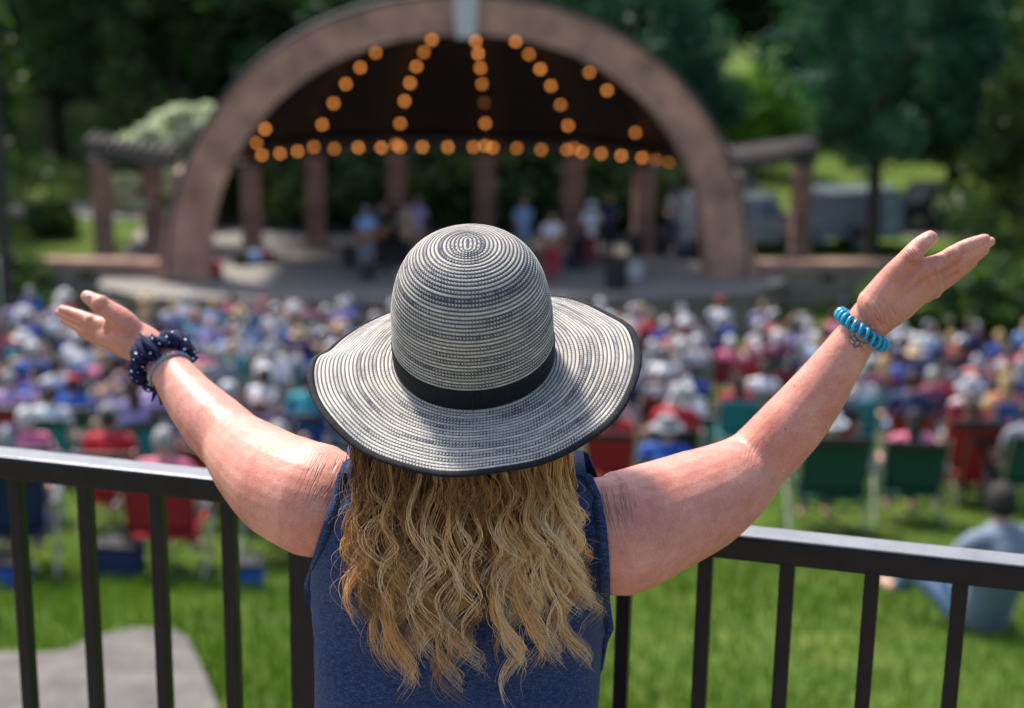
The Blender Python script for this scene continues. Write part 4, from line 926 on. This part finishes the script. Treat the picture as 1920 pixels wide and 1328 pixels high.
def panel(back):
    P_ = np.zeros((NZ, NX, 3))
    for i in range(NZ):
        z = ZB+(ZT-ZB)*i/(NZ-1); a, b = xl(z), xr(z)
        for j in range(NX):
            s = j/(NX-1); s = .5-.5*math.cos(PI*s) if True else s; x = a+(b-a)*s
            q = abs((x-XC)/.212); D = .139-.03*max(0, z-1.15)/.2-.06*max(0, z-1.24)/.08; yy = D*max(0, 1-min(1, q)**2.7)**.5
            fold = .0022*math.sin(x*85+z*17)*math.exp(-((z-1.28)/.06)**2)+.0042*math.sin(z*34+x*21+1.3*math.sin(x*30))*(.25+.75*abs(q)**2)+.004*math.sin(z*52+abs(x-XC)*60)*math.exp(-((z-1.12)/.05)**2)*abs(q)**3+.0018*math.sin(z*70-x*48)
            y = YB-yy-fold if back else YB+yy+fold
            o = Vector((x, 0.5 if back else 4.0, z)); h = bvh.ray_cast(o, Vector((0, 1 if back else -1, 0)))
            if h[0] is not None: y = min(y, h[0].y-.0045) if back else max(y, h[0].y+.0045)
            edge = min(s, 1-s)
            P_[i, j] = (x, y, z)
    # relax depth a little so the cloth bridges hollows
    for _ in range(6):
        Y = P_[:, :, 1].copy(); A = Y.copy(); A[1:-1, 1:-1] = (Y[:-2, 1:-1]+Y[2:, 1:-1]+Y[1:-1, :-2]+Y[1:-1, 2:])/4
        P_[:, :, 1] = np.minimum(Y, A) if back else np.maximum(Y, A)
    return P_
PB = panel(True); PF = panel(False)
for i in range(NZ):                                     # join side seams below the armholes, straps at the top
    z = PB[i, 0, 2]
    if z < ZUL: m = (PB[i, 0]+PF[i, 0])/2; PB[i, 0] = PF[i, 0] = m
    if z < ZUR: m = (PB[i, -1]+PF[i, -1])/2; PB[i, -1] = PF[i, -1] = m
V = np.concatenate([PB.reshape(-1, 3), PF.reshape(-1, 3)]); fq = []
for i in range(NZ-1):
    for j in range(NX-1):
        a = i*NX+j; fq.append((a, a+1, a+NX+1, a+NX)); N0 = NZ*NX; fq.append((N0+a, N0+a+NX, N0+a+NX+1, N0+a+1))
for j in range(NX-1):
    if not (.27 < j/(NX-1) < .73): a = (NZ-1)*NX+j; fq.append((a, a+1, NZ*NX+a+1, NZ*NX+a))
shm = np_mesh('tank_top', V, fq, True)
t = NT('heather_jersey'); co = t.coord(); mp = t.n('Mapping', {'Vector': co, 'Scale': (1, 1, 2.6)}).outputs[0]
h1 = t.noise(300, 3, .7, mp); h2 = t.noise(120, 4, .7, mp); f_ = t.math('ADD', t.math('MULTIPLY', h1, .6), t.math('MULTIPLY', h2, .4))
cc_ = t.ramp(f_, [(.36, (.006, .011, .036)), (.5, (.018, .035, .098)), (.60, (.048, .080, .180)), (.70, (.14, .19, .33))])
MT['jersey'] = t.fin(cc_, .95, t.bump(f_, .6, .0018), Sheen_Weight=.08, Specular_IOR_Level=.2)
so_ = obj('tank_top', shm, MT['jersey'], wo); so_['label'] = 'sleeveless heather navy tank top'
sm = so_.modifiers.new('solid', 'SOLIDIFY'); sm.thickness = .002; sm.offset = -1
# armhole hems and stitch lines follow the cloth edges
def edge_line(side, inset, back=True):
    P_ = PB if back else PF; out = []
    for i in range(NZ):
        z = P_[i, 0, 2]
        if z < (ZUL if side < 0 else ZUR)-.004: continue
        row = P_[i] if side < 0 else P_[i][::-1]; d = np.concatenate([[0], np.cumsum(np.linalg.norm(np.diff(row, axis=0), axis=1))])
        out.append([np.interp(inset, d, row[:, k]) for k in range(3)])
    return np.array(out)
t = NT('navy_thread'); MT['thread'] = t.fin((.006, .009, .025), .9)
for side in (-1, 1):
    e0, e1 = edge_line(side, .0), edge_line(side, .0125); n0 = len(e0); cam_off = np.array([0, -.0024, 0])
    V = np.concatenate([e0+np.array([side*.0012, .002, 0]), e0+cam_off+np.array([side*.001, 0, 0]), (e0+e1)/2+cam_off*1.15, e1+cam_off*.8, e1+np.array([0, .001, 0])]); fq = []
    for k in range(4):
        for i in range(n0-1): fq.append((k*n0+i, k*n0+i+1, (k+1)*n0+i+1, (k+1)*n0+i))
    obj('armhole_hem', np_mesh('armhole_hem', V, fq, True), MT['jersey'], wo)
    obj('stitch_line', MB().tube(list(edge_line(side, .0132)+np.array([0, -.0016, 0])), .0009, 5), MT['thread'], wo)
# jeans and shoes (below the picture)
J = MB(); J.limb([(XC, YB, .70), (XC, YB, .84)], [.165, .16], 24)
for s in (-1, 1): J.limb([(XC+s*.10, YB, .74), (XC+s*.105, YB+.01, .44), (XC+s*.10, YB, .13)], [.118, .085, .068], 18)
Jm = fuse(J, .012, 3, .5, 'jeans'); obj('jeans', Jm, mottled('denim', (.03, .05, .11), (.06, .09, .17), 60, .9), wo)
for s in (-1, 1):
    q = MB(); q.limb([(XC+s*.10, YB-.05, .045), (XC+s*.11, YB+.06, .05), (XC+s*.118, YB+.165, .038)], [.050, .052, .042], 14); obj('shoe', q.mesh('shoe', True), MT['key'], wo)

# ------------------------------------------------------------ hair
def ysurf(x, z):
    q = min(1, abs((x-XC)/.212)); D = .139-.03*max(0, z-1.15)/.2-.05*max(0, z-1.24)/.1; return YB-D*max(0, 1-q**2.7)**.5
NP = 44; R3 = np.random.default_rng(21)
SV, SC, SR = [], [], []
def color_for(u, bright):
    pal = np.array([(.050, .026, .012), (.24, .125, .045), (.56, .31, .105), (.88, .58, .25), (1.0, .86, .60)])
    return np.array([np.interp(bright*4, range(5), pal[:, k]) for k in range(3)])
def lock(u0, v0, u1, v1, nst, amp, cyc, ph, layer, bright, width=11, frizz=.12, tipw=.35, ypull=0., gold=0.):
    t = np.linspace(0, 1, NP); dr1, dr2, dr3 = R3.random(3)*6.3; cyc = cyc*R3.uniform(.70, .95)
    drift = .8*np.sin(2*PI*.7*t+dr1); env2 = 1.1+.7*np.sin(2*PI*.8*t+dr3)**2; tint = np.array([1.0, .885, .74])*(1+R3.normal()*.05)
    for k in range(nst):
        fz = 1 if R3.random() > frizz else R3.uniform(1.5, 3.2)
        a_ = R3.normal()*width*.55*fz; b_ = R3.normal()*width*.55; a2 = R3.normal()*width*.3*fz
        env = (1-(1-tipw)*t**1.6)
        amp_k = amp*R3.uniform(.75, 1.25)*fz**.4; c_k = cyc*R3.uniform(.95, 1.05); p_k = ph+R3.normal()*.13*fz
        tl = 1+R3.normal()*.035-(.10*R3.random() if R3.random() < .4 else 0)
        g = np.clip(t*1.35, 0, 1)**1.1
        wv = np.sin(2*PI*c_k*t*tl+p_k+drift)*env2; wd = np.cos(2*PI*c_k*t*tl+p_k+drift)
        u = u0+(u1-u0)*t**1.1+a_*env+a2*np.sin(t*4+k)*.6+amp_k*g*wv
        v = v0+(v1-v0)*t*tl+amp_k*.50*g*wd+R3.normal()*2.
        u = 868+(u-868)*.945; y = np.zeros(NP); P_ = np.zeros((NP, 3))
        for i in range(NP):
            zz = aty(u[i], v[i], 1.95)
            yb = ysurf(zz[0], zz[2]); f = min(1, t[i]/.30)
            y[i] = (yb-.012-layer-b_/1400-amp_k/1400*.75*g[i]*(wd[i]+1)*.5-ypull*t[i])*f+(1-f)*(1.985-b_/1400-layer*.5)
            P_[i] = aty(u[i], v[i], y[i])
        SV.append(P_)
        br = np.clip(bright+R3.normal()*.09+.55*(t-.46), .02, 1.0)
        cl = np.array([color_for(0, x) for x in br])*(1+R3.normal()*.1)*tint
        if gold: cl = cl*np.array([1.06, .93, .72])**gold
        SC.append(cl); SR.append((.00036+.00018*R3.random())*np.clip(1.25-t**3*1.0, .25, 1))
# under layer, dark
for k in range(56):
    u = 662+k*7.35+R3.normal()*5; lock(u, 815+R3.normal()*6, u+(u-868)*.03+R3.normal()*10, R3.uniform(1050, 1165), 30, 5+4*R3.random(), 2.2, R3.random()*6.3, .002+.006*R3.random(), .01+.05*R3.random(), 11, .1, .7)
# main locks: (root u, tip u, tip v, amplitude, cycles, brightness)
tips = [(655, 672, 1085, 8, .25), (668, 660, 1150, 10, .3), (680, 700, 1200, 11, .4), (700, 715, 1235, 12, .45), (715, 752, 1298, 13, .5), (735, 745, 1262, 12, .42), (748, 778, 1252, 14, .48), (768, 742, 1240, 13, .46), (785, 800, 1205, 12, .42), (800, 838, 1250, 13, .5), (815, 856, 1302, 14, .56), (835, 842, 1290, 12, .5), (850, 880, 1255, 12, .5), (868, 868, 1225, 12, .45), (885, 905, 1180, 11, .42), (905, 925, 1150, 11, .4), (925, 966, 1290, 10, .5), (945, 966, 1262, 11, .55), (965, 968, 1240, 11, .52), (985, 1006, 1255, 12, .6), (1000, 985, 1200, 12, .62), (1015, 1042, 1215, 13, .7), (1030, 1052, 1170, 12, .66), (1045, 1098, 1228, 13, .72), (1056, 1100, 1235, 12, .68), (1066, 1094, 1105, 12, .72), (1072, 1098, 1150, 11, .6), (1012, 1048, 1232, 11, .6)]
for k, (u0, u1, v1, am, br) in enumerate(tips):
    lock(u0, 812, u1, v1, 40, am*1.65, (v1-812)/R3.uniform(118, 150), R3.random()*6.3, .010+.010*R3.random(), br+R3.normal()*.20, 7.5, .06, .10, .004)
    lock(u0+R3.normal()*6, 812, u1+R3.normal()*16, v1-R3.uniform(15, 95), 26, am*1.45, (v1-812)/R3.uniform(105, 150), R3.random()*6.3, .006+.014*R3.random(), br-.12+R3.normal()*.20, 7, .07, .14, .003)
# upper layer of shorter locks
for k in range(30):
    u = R3.uniform(656, 1074); l = R3.uniform(120, 300); rt = (u-650)/430
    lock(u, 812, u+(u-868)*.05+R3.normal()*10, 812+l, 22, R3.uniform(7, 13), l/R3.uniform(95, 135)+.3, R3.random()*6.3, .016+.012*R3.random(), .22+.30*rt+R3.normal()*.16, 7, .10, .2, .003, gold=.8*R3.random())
# bright curls at the right side
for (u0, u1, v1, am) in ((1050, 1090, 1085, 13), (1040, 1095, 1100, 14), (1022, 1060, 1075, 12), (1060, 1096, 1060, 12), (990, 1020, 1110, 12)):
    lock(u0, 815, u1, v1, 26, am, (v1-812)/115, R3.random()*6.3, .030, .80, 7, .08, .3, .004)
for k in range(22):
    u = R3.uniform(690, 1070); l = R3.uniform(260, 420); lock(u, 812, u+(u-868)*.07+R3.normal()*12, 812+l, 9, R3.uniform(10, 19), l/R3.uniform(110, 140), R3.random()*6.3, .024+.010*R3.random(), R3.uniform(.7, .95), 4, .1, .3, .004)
# the tangled swirl below the brim
for k in range(150):
    c0 = np.array([882+R3.normal()*12, 928+R3.normal()*12]); r0 = R3.uniform(14, 52); a0 = R3.uniform(-.5, 1.2)*PI; sw = R3.uniform(.9, 1.7)*PI
    t_ = np.linspace(0, 1, NP); an = a0+sw*t_; rr_ = r0*(1-.35*t_); u = c0[0]+rr_*np.cos(an)*1.05+t_*10; v = c0[1]+rr_*np.sin(an)*.85+t_*14
    dep = .030+.014*R3.random()+.006*np.sin(an); P_ = np.array([aty(u[i], v[i], ysurf(aty(u[i], v[i], 1.95)[0], 1.25)-dep[i]) for i in range(NP)])
    b_ = np.clip(.40+R3.normal()*.14, .1, .9); SV.append(P_); SC.append(np.tile(color_for(0, b_)*np.array([1.08, .93, .72]), (NP, 1))); SR.append(np.full(NP, .00033))
# loose fly-away hairs
for k in range(170):
    s_ = R3.choice([-1, 1]); u0 = 868+s_*R3.uniform(60, 212); l = R3.uniform(80, 330)
    lock(u0, R3.uniform(812, 930), u0+s_*R3.uniform(2, 34), 850+l, 1, R3.uniform(6, 22), R3.uniform(1.2, 3), R3.random()*6.3, .015+.03*R3.random(), .55, 8, .9, 1.2)
    SR[-1] = SR[-1]*.55
SVa = np.array(SV); SCa = np.array(SC); SRa = np.array(SR); ns = len(SVa); print('STRANDS', ns)
off = np.array([(math.cos(a), math.sin(a), 0) for a in (-PI/2, PI/6, 5*PI/6)])
V = (SVa[:, :, None, :]+SRa[:, :, None, None]*off[None, None]).reshape(-1, 3)
idx = np.arange(ns*NP*3).reshape(ns, NP, 3); fq = []
for k in range(3): fq.append(np.stack([idx[:, :-1, k], idx[:, :-1, (k+1) % 3], idx[:, 1:, (k+1) % 3], idx[:, 1:, k]], -1).reshape(-1, 4))
hm = np_mesh('hair', V, np.concatenate(fq), True)
at = hm.attributes.new('hc', 'FLOAT_COLOR', 'POINT'); cc4 = np.ones((ns*NP*3, 4), np.float32); cc4[:, :3] = np.repeat(SCa.reshape(-1, 3), 3, axis=0); at.data.foreach_set('color', cc4.ravel())
t = NT('blonde_hair'); a_ = t.n('Attribute', {}, attribute_name='hc').outputs['Color']
MT['hair'] = t.fin(t.mix(1., a_, (1, 1, 1), 'MULTIPLY'), .42, None, Specular_IOR_Level=.6, Sheen_Weight=0.)
hr = obj('hair', hm, MT['hair'], wo); hr['label'] = 'long wavy golden blonde hair'
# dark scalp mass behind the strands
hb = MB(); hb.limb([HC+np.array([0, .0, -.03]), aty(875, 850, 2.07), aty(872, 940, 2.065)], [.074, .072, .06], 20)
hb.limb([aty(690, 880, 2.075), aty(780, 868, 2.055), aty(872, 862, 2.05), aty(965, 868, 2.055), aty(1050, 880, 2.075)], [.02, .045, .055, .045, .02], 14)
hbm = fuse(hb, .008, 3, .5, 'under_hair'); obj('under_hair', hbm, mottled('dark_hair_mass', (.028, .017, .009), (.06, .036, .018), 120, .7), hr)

# ------------------------------------------------------------ sun hat
HB = aty(889, 672, 2.06); tilt = rad(25.6); hr_ = np.array([math.cos(rad(2.5)), 0, math.sin(rad(2.5))]); ha = np.array([0, -math.sin(tilt), math.cos(tilt)]); ha = norm(ha-hr_*(ha@hr_)); hb_ = np.cross(hr_, ha)
PITCHROW = .0054
prof = [(.108, -.002), (.1088, .04), (.1075, .08), (.1035, .11), (.0965, .136), (.0855, .158), (.070, .1745), (.05, .185), (.03, .1905), (.012, .1925), (.0, .193)]
def dense(pr, step):
    pr = np.array(pr); 
    q = np.linspace(0, len(pr)-1, 400); cu_ = []
    for x in q:
        i = min(int(x), len(pr)-2); f = x-i; p0, p1, p2, p3 = pr[max(i-1, 0)], pr[i], pr[i+1], pr[min(i+2, len(pr)-1)]
        cu_.append(.5*((2*p1)+(-p0+p2)*f+(2*p0-5*p1+4*p2-p3)*f*f+(-p0+3*p1-3*p2+p3)*f**3))
    cu_ = np.array(cu_); d = np.concatenate([[0], np.cumsum(np.linalg.norm(np.diff(cu_, axis=0), axis=1))]); n = int(d[-1]/step); s = np.linspace(0, d[-1], n+1)
    return np.stack([np.interp(s, d, cu_[:, k]) for k in range(2)], 1), s
def uvmesh(name, P_, U, mat, parent):
    a, b = P_.shape[:2]; idx = np.arange(a*b).reshape(a, b); fq = np.stack([idx[:-1, :-1], idx[:-1, 1:], idx[1:, 1:], idx[1:, :-1]], -1).reshape(-1, 4)
    m = np_mesh(name, P_.reshape(-1, 3), fq, True); l = m.uv_layers.new(name='UVMap'); l.data.foreach_set('uv', U.reshape(-1, 2)[fq.ravel()].astype(np.float32).ravel()); return obj(name, m, mat, parent)
t = NT('woven_straw'); uv = t.n('UVMap').outputs[0]; sx = t.n('SeparateXYZ', {0: uv}); al, rw = sx.outputs[0], sx.outputs[1]
rid = t.math('FLOOR', rw); frc = t.math('FRACT', rw); ce = t.math('ABSOLUTE', t.math('SUBTRACT', frc, .5))
cv = t.n('CombineXYZ', {0: t.math('MULTIPLY', al, 8.), 1: t.math('MULTIPLY', rid, 7.31), 2: 0.}).outputs[0]; nA = t.noise(1.0, 3, .6, cv)
cv2 = t.n('CombineXYZ', {0: t.math('MULTIPLY', al, 130.), 1: t.math('MULTIPLY', rid, 3.7), 2: 4.}).outputs[0]; nB = t.noise(1.0, 3, .6, cv2)
cv3 = t.n('CombineXYZ', {0: t.math('MULTIPLY', al, 4.), 1: t.math('MULTIPLY', rw, .16), 2: 9.}).outputs[0]; nC = t.noise(1.0, 2, .5, cv3)
ch = t.math('SINE', t.math('ADD', t.math('MULTIPLY', al, 2*PI/.0044), t.math('MULTIPLY', ce, 11.)))
dk_ = t.math('ADD', t.math('ADD', t.math('MULTIPLY', t.math('SUBTRACT', nA, .50), 3.2), t.math('MULTIPLY', t.math('SUBTRACT', nB, .5), 2.1)), t.math('MULTIPLY', t.math('SUBTRACT', nC, .5), .9))
dk_ = t.math('ADD', dk_, t.math('MULTIPLY', ch, .42)); navy_f = t.sstep(dk_, -.15, .65)
gapf = t.sstep(ce, .17, .36)
cream = t.ramp(nB, [(.3, (.38, .345, .29)), (.7, (.74, .69, .60))])
colr = t.mix(navy_f, cream, t.ramp(nB, [(.3, (.010, .014, .028)), (.7, (.050, .064, .105))]))
colr = t.mix(t.math('MULTIPLY', gapf, .90), colr, (.016, .021, .038))
hh = t.math('ADD', t.math('MULTIPLY', ch, .35), t.math('MULTIPLY', t.noise(900, 2, .5, uv), .3))
MT['weave'] = t.fin(colr, .8, t.bump(hh, .5, .0014))
hat = empty('sun_hat', HB)
def ring_pts(rr_, hh_, phi, s_, dr=0):
    st_ = .0075*np.exp(-(rr_/.022)**2); return None
def build(profile, s, nphi, brim=False):
    phi = np.linspace(-PI, PI, nphi+1); P_ = np.zeros((len(profile), nphi+1, 3)); U = np.zeros((len(profile), nphi+1, 2))
    for i, (r_, h_) in enumerate(profile):
        fr = (s[i]/PITCHROW) % 1.0; rel = .0014*math.sin(PI*fr)**.7
        k = min(i+1, len(profile)-1); j = max(i-1, 0); dr, dh = profile[k]-profile[j]; L_ = math.hypot(dr, dh)+1e-9; nr_, nh_ = dh/L_, -dr/L_
        if brim: nr_, nh_ = -nr_, -nh_
        if nh_ < 0 and brim: nr_, nh_ = -nr_, -nh_
        rr_ = r_+rel*nr_; hz = h_+rel*nh_
        el = .009*math.exp(-(r_/.024)**2)
        c_, s_ = np.cos(phi), np.sin(phi); yy = rr_*c_+el*np.tanh(2.5*c_); xx = rr_*s_
        hz = np.full(nphi+1, hz)
        if brim:
            f = (r_-.108)/.1195; dgl = np.degrees(np.abs(phi))
            dl = np.interp(dgl, [0, 60, 84, 98, 110, 124, 150, 180], [0, 0, .003, .016, .046, .060, .068, .066]); dR = np.interp(dgl, [0, 50, 85, 104, 118, 132, 152, 180], [0, -.003, -.006, .0, .018, .034, .054, .066])
            kk = np.ones(9)/9; both = np.where(phi < 0, dl, dR); pad = np.concatenate([both[-9:-1], both, both[1:9]]); sm_ = np.convolve(pad, kk, 'same')[8:-8]
            hz = hz-sm_*max(0, f)**1.35+.0022*np.sin(phi*5+.8)*f+.0014*np.sin(phi*11)*f-.004*np.exp(-((phi-.0)/.8)**2)*f
        P_[i] = HB+np.outer(yy, hb_)+np.outer(xx, hr_)+np.outer(hz, ha)
        U[i, :, 0] = phi*max(r_, .01); U[i, :, 1] = s[i]/PITCHROW
    return P_, U
dp, ds = dense(prof, PITCHROW/5); P_, U = build(dp, ds, 288)
inv(uvmesh('crown', P_, U, MT['weave'], hat), hat)
bprof = [(.1075, .0), (.118, -.0015), (.14, -.001), (.17, .0), (.20, .0005), (.2275, .0)]
bp_, bs = dense(bprof, PITCHROW/5); PBr, U = build(bp_, bs, 420, True)
bo = inv(uvmesh('brim', PBr, U, MT['weave'], hat), hat); so2 = bo.modifiers.new('s', 'SOLIDIFY'); so2.thickness = .0018; so2.offset = 0
# edge binding with small puckers
edge = PBr[-1][:-1]; inner = PBr[-12][:-1]; ne = len(edge); upv = ha; V = []; m_ = 8
for i in range(ne):
    outd = norm(edge[i]-inner[i]); nrm = norm(upv-outd*(upv@outd)); pk = 1+.10*math.sin(i*1.9)+.08*math.sin(i*.83)
    for (o_, n_) in ((-.0078, .0016*pk), (-.004, .0027*pk), (.0003, .0025*pk), (.0024*pk, .0), (.0003, -.0025), (-.0045, -.0024), (-.0078, -.0016), (-.006, 0)): V.append(edge[i]+outd*o_+nrm*n_)
idx = np.arange(ne*m_).reshape(ne, m_); fq = [(idx[i, j], idx[(i+1) % ne, j], idx[(i+1) % ne, (j+1) % m_], idx[i, (j+1) % m_]) for i in range(ne) for j in range(m_)]
t = NT('black_ribbon'); rb = t.noise(260, 4); MT['ribbon'] = t.fin(t.ramp(rb, [(.3, (.0045, .005, .007)), (.7, (.014, .015, .019))]), .85, t.bump(rb, .5, .001), Specular_IOR_Level=.25)
inv(obj('brim_binding', np_mesh('brim_binding', np.array(V), fq, True), MT['ribbon'], hat), hat)
def ribbon(h0, h1, extra):
    phi = np.linspace(-PI, PI, 161)[:-1]; V = []; hs = np.linspace(h0, h1, 8)
    for h_ in hs:
        r_ = float(np.interp(h_, dp[:120, 1], dp[:120, 0]))+extra*(1 if h0+.001 < h_ < h1-.001 else .35)
        for p in phi: V.append(HB+hb_*(r_*math.cos(p))+hr_*(r_*math.sin(p))+ha*(h_+.0012*math.sin(p*3+h_*200)))
    n = len(phi); fq = [(k*n+i, k*n+(i+1) % n, (k+1)*n+(i+1) % n, (k+1)*n+i) for k in range(7) for i in range(n)]
    return np_mesh('hat_band', np.array(V), fq, True)
inv(obj('hat_band', ribbon(.0025, .0375, .0030), MT['ribbon'], hat), hat)
sv = [HB+hb_*.1136+hr_*.0005*k+ha*h_ for k, h_ in zip((0, 1, 0, -1, 0), np.linspace(.004, .036, 5))]
inv(obj('band_seam', MB().tube(sv, .0007, 5), MT['thread'], hat), hat)
tag(hat, 'wide brimmed sun hat of woven navy and cream straw with black band', 'hat')

# ------------------------------------------------------------ things on the wrists
def frame(a, b): 
    d = norm(np.array(b)-np.array(a)); s_ = norm(np.cross(d, cf)); return d, s_, np.cross(d, s_)
def section(c0, d, ex=.0015):                           # wrist outline around axis d through c0
    s_ = norm(np.cross(d, [0, 0, 1.])); u_ = np.cross(s_, d); out = []
    for k in range(72):
        a = 2*PI*k/72; q = s_*math.cos(a)+u_*math.sin(a); h = bvh.ray_cast(Vector(c0+q*.12), Vector(-q)); r_ = (.12-h[3]) if h[0] is not None else .03
        out.append(min(max(r_, .02), .05)+ex)
    r_ = np.array(out); r_ = np.convolve(np.concatenate([r_[-4:], r_, r_[:4]]), np.ones(9)/9, 'valid'); return r_, s_, u_
# blue coil on the right wrist
c0 = aty(1612, 615, 2.22); d = norm(ra[-1]-ra[-2]); d = norm(d+.35*cr*0.2-.30*cu*0); sec, s_, u_ = section(c0, d)
pts = []; turns = 25
for k in range(turns*14):
    a = 2*PI*k/(turns*14); r_ = float(np.interp(a/(2*PI)*72, range(73), list(sec)+[sec[0]])); q = s_*math.cos(a)+u_*math.sin(a); b = a*turns
    pts.append(c0+q*(r_+.0082+.0058*math.cos(b))+d*(.0082*math.sin(b)))
pts.append(pts[0])
e = empty('coil_bracelet', c0); MT['coil'] = NT('blue_vinyl').fin((.010, .30, .47), .28, Coat_Weight=.3)
inv(obj('coil', MB().tube(pts, .0029, 7, False).mesh('coil', True), MT['coil'], e), e)
tag(e, 'bright blue spiral coil hair tie on the right wrist', 'bracelet')
# navy scrunchie on the left wrist
c0 = aty(302, 672, 2.44); d = norm(la[-1]-la[-2]); sec, s_, u_ = section(c0, d); NA_, NB_ = 200, 28; V = []
for i in range(NA_):
    a = 2*PI*i/NA_; r_ = float(np.interp(a/(2*PI)*72, range(73), list(sec)+[sec[0]])); q = s_*math.cos(a)+u_*math.sin(a)
    lump = 1+.22*math.sin(a*3+.6)+.16*math.sin(a*5+2)+.1*math.sin(a*9)
    for j in range(NB_):
        b = 2*PI*j/NB_; ruff = 1+.26*math.sin(a*19+3.0*math.sin(a*2.3)+2.2*math.sin(b*1.0+a*2))+.08*math.sin(a*41+b*2)
        ro = .0122*lump*ruff; V.append(c0+q*(r_+.0095+ro*math.cos(b))+d*(ro*1.35*math.sin(b)))
idx = np.arange(NA_*NB_).reshape(NA_, NB_); fq = [(idx[i, j], idx[(i+1) % NA_, j], idx[(i+1) % NA_, (j+1) % NB_], idx[i, (j+1) % NB_]) for i in range(NA_) for j in range(NB_)]
t = NT('starred_navy_cotton'); vo = t.n('TexVoronoi', {'Vector': t.coord(), 'Scale': 84., 'Randomness': .5}); st_ = t.math('SUBTRACT', 1., t.sstep(vo.outputs['Distance'], .16, .22))
MT['scrunch'] = t.fin(t.mix(st_, (.006, .010, .048), (.72, .74, .80)), .8, t.bump(t.noise(300, 3), .3, .001), Specular_IOR_Level=.25)
e = empty('scrunchie', c0); inv(obj('ruffle', np_mesh('ruffle', np.array(V), fq, True), MT['scrunch'], e), e)
for k, (du, dv) in enumerate(((-14, 42), (4, 48), (14, 38))):
    a = aty(292, 712, 2.40); b = aty(298+du*.5, 712+dv*.55, 2.39); c = aty(298+du, 712+dv, 2.392); wv_ = cr*.0045
    mb = MB().add([a-wv_*.6, a+wv_*.6, b+wv_, b-wv_, c+wv_*.25, c-wv_*.25]+[p+cf*.0012 for p in (a-wv_*.6, a+wv_*.6, b+wv_, b-wv_, c+wv_*.25, c-wv_*.25)], [(0, 1, 2, 3), (3, 2, 4, 5), (9, 8, 7, 6), (11, 10, 8, 9), (0, 3, 9, 6), (3, 5, 11, 9), (1, 7, 8, 2), (2, 8, 10, 4), (5, 4, 10, 11)])
    inv(obj('ribbon_tail', mb, MT['scrunch'], e), e)
tag(e, 'ruffled navy scrunchie with white stars on the left wrist', 'scrunchie')
# woven friendship band just below it
c0 = aty(318, 695, 2.425); sec, s_, u_ = section(c0, d); e = empty('friendship_bracelet', c0); V = []; NB_ = 120
for i in range(NB_):
    a = 2*PI*i/NB_; r_ = float(np.interp(a/(2*PI)*72, range(73), list(sec)+[sec[0]])); q = s_*math.cos(a)+u_*math.sin(a)
    for o_, x in ((.0004, -.0045), (.0022, -.004), (.0026, 0), (.0022, .004), (.0004, .0045)): V.append(c0+q*(r_+o_)+d*x)
fq = [(i*5+j, ((i+1) % NB_)*5+j, ((i+1) % NB_)*5+j+1, i*5+j+1) for i in range(NB_) for j in range(4)]
inv(obj('woven_band', np_mesh('woven_band', np.array(V), fq, True), mottled('grey_woven_thread', (.16, .17, .24), (.40, .41, .50), 500, .85), e), e)
bc = [(.65, .03, .03), (.75, .22, .02), (.80, .55, .03), (.10, .45, .10), (.03, .40, .45), (.05, .12, .50), (.35, .10, .45)]
bm_ = MB().bbox((0, 0, 0), (.0036, .0036, .0016), .0005).mesh('bead')
for i in range(30):
    a = 2*PI*i/30; r_ = float(np.interp(a/(2*PI)*72, range(73), list(sec)+[sec[0]])); q = s_*math.cos(a)+u_*math.sin(a); tt = np.cross(d, q); o = inv(obj('bead', bm_, MT['paint'], e, bc[i % 7]), e)
    Mx = Matrix(((tt[0], d[0], q[0]), (tt[1], d[1], q[1]), (tt[2], d[2], q[2]))).to_4x4(); Mx.translation = Vector(c0+q*(r_+.0028)); o.matrix_basis = Mx
tag(e, 'thin woven bracelet with rainbow squares beside the scrunchie', 'bracelet')
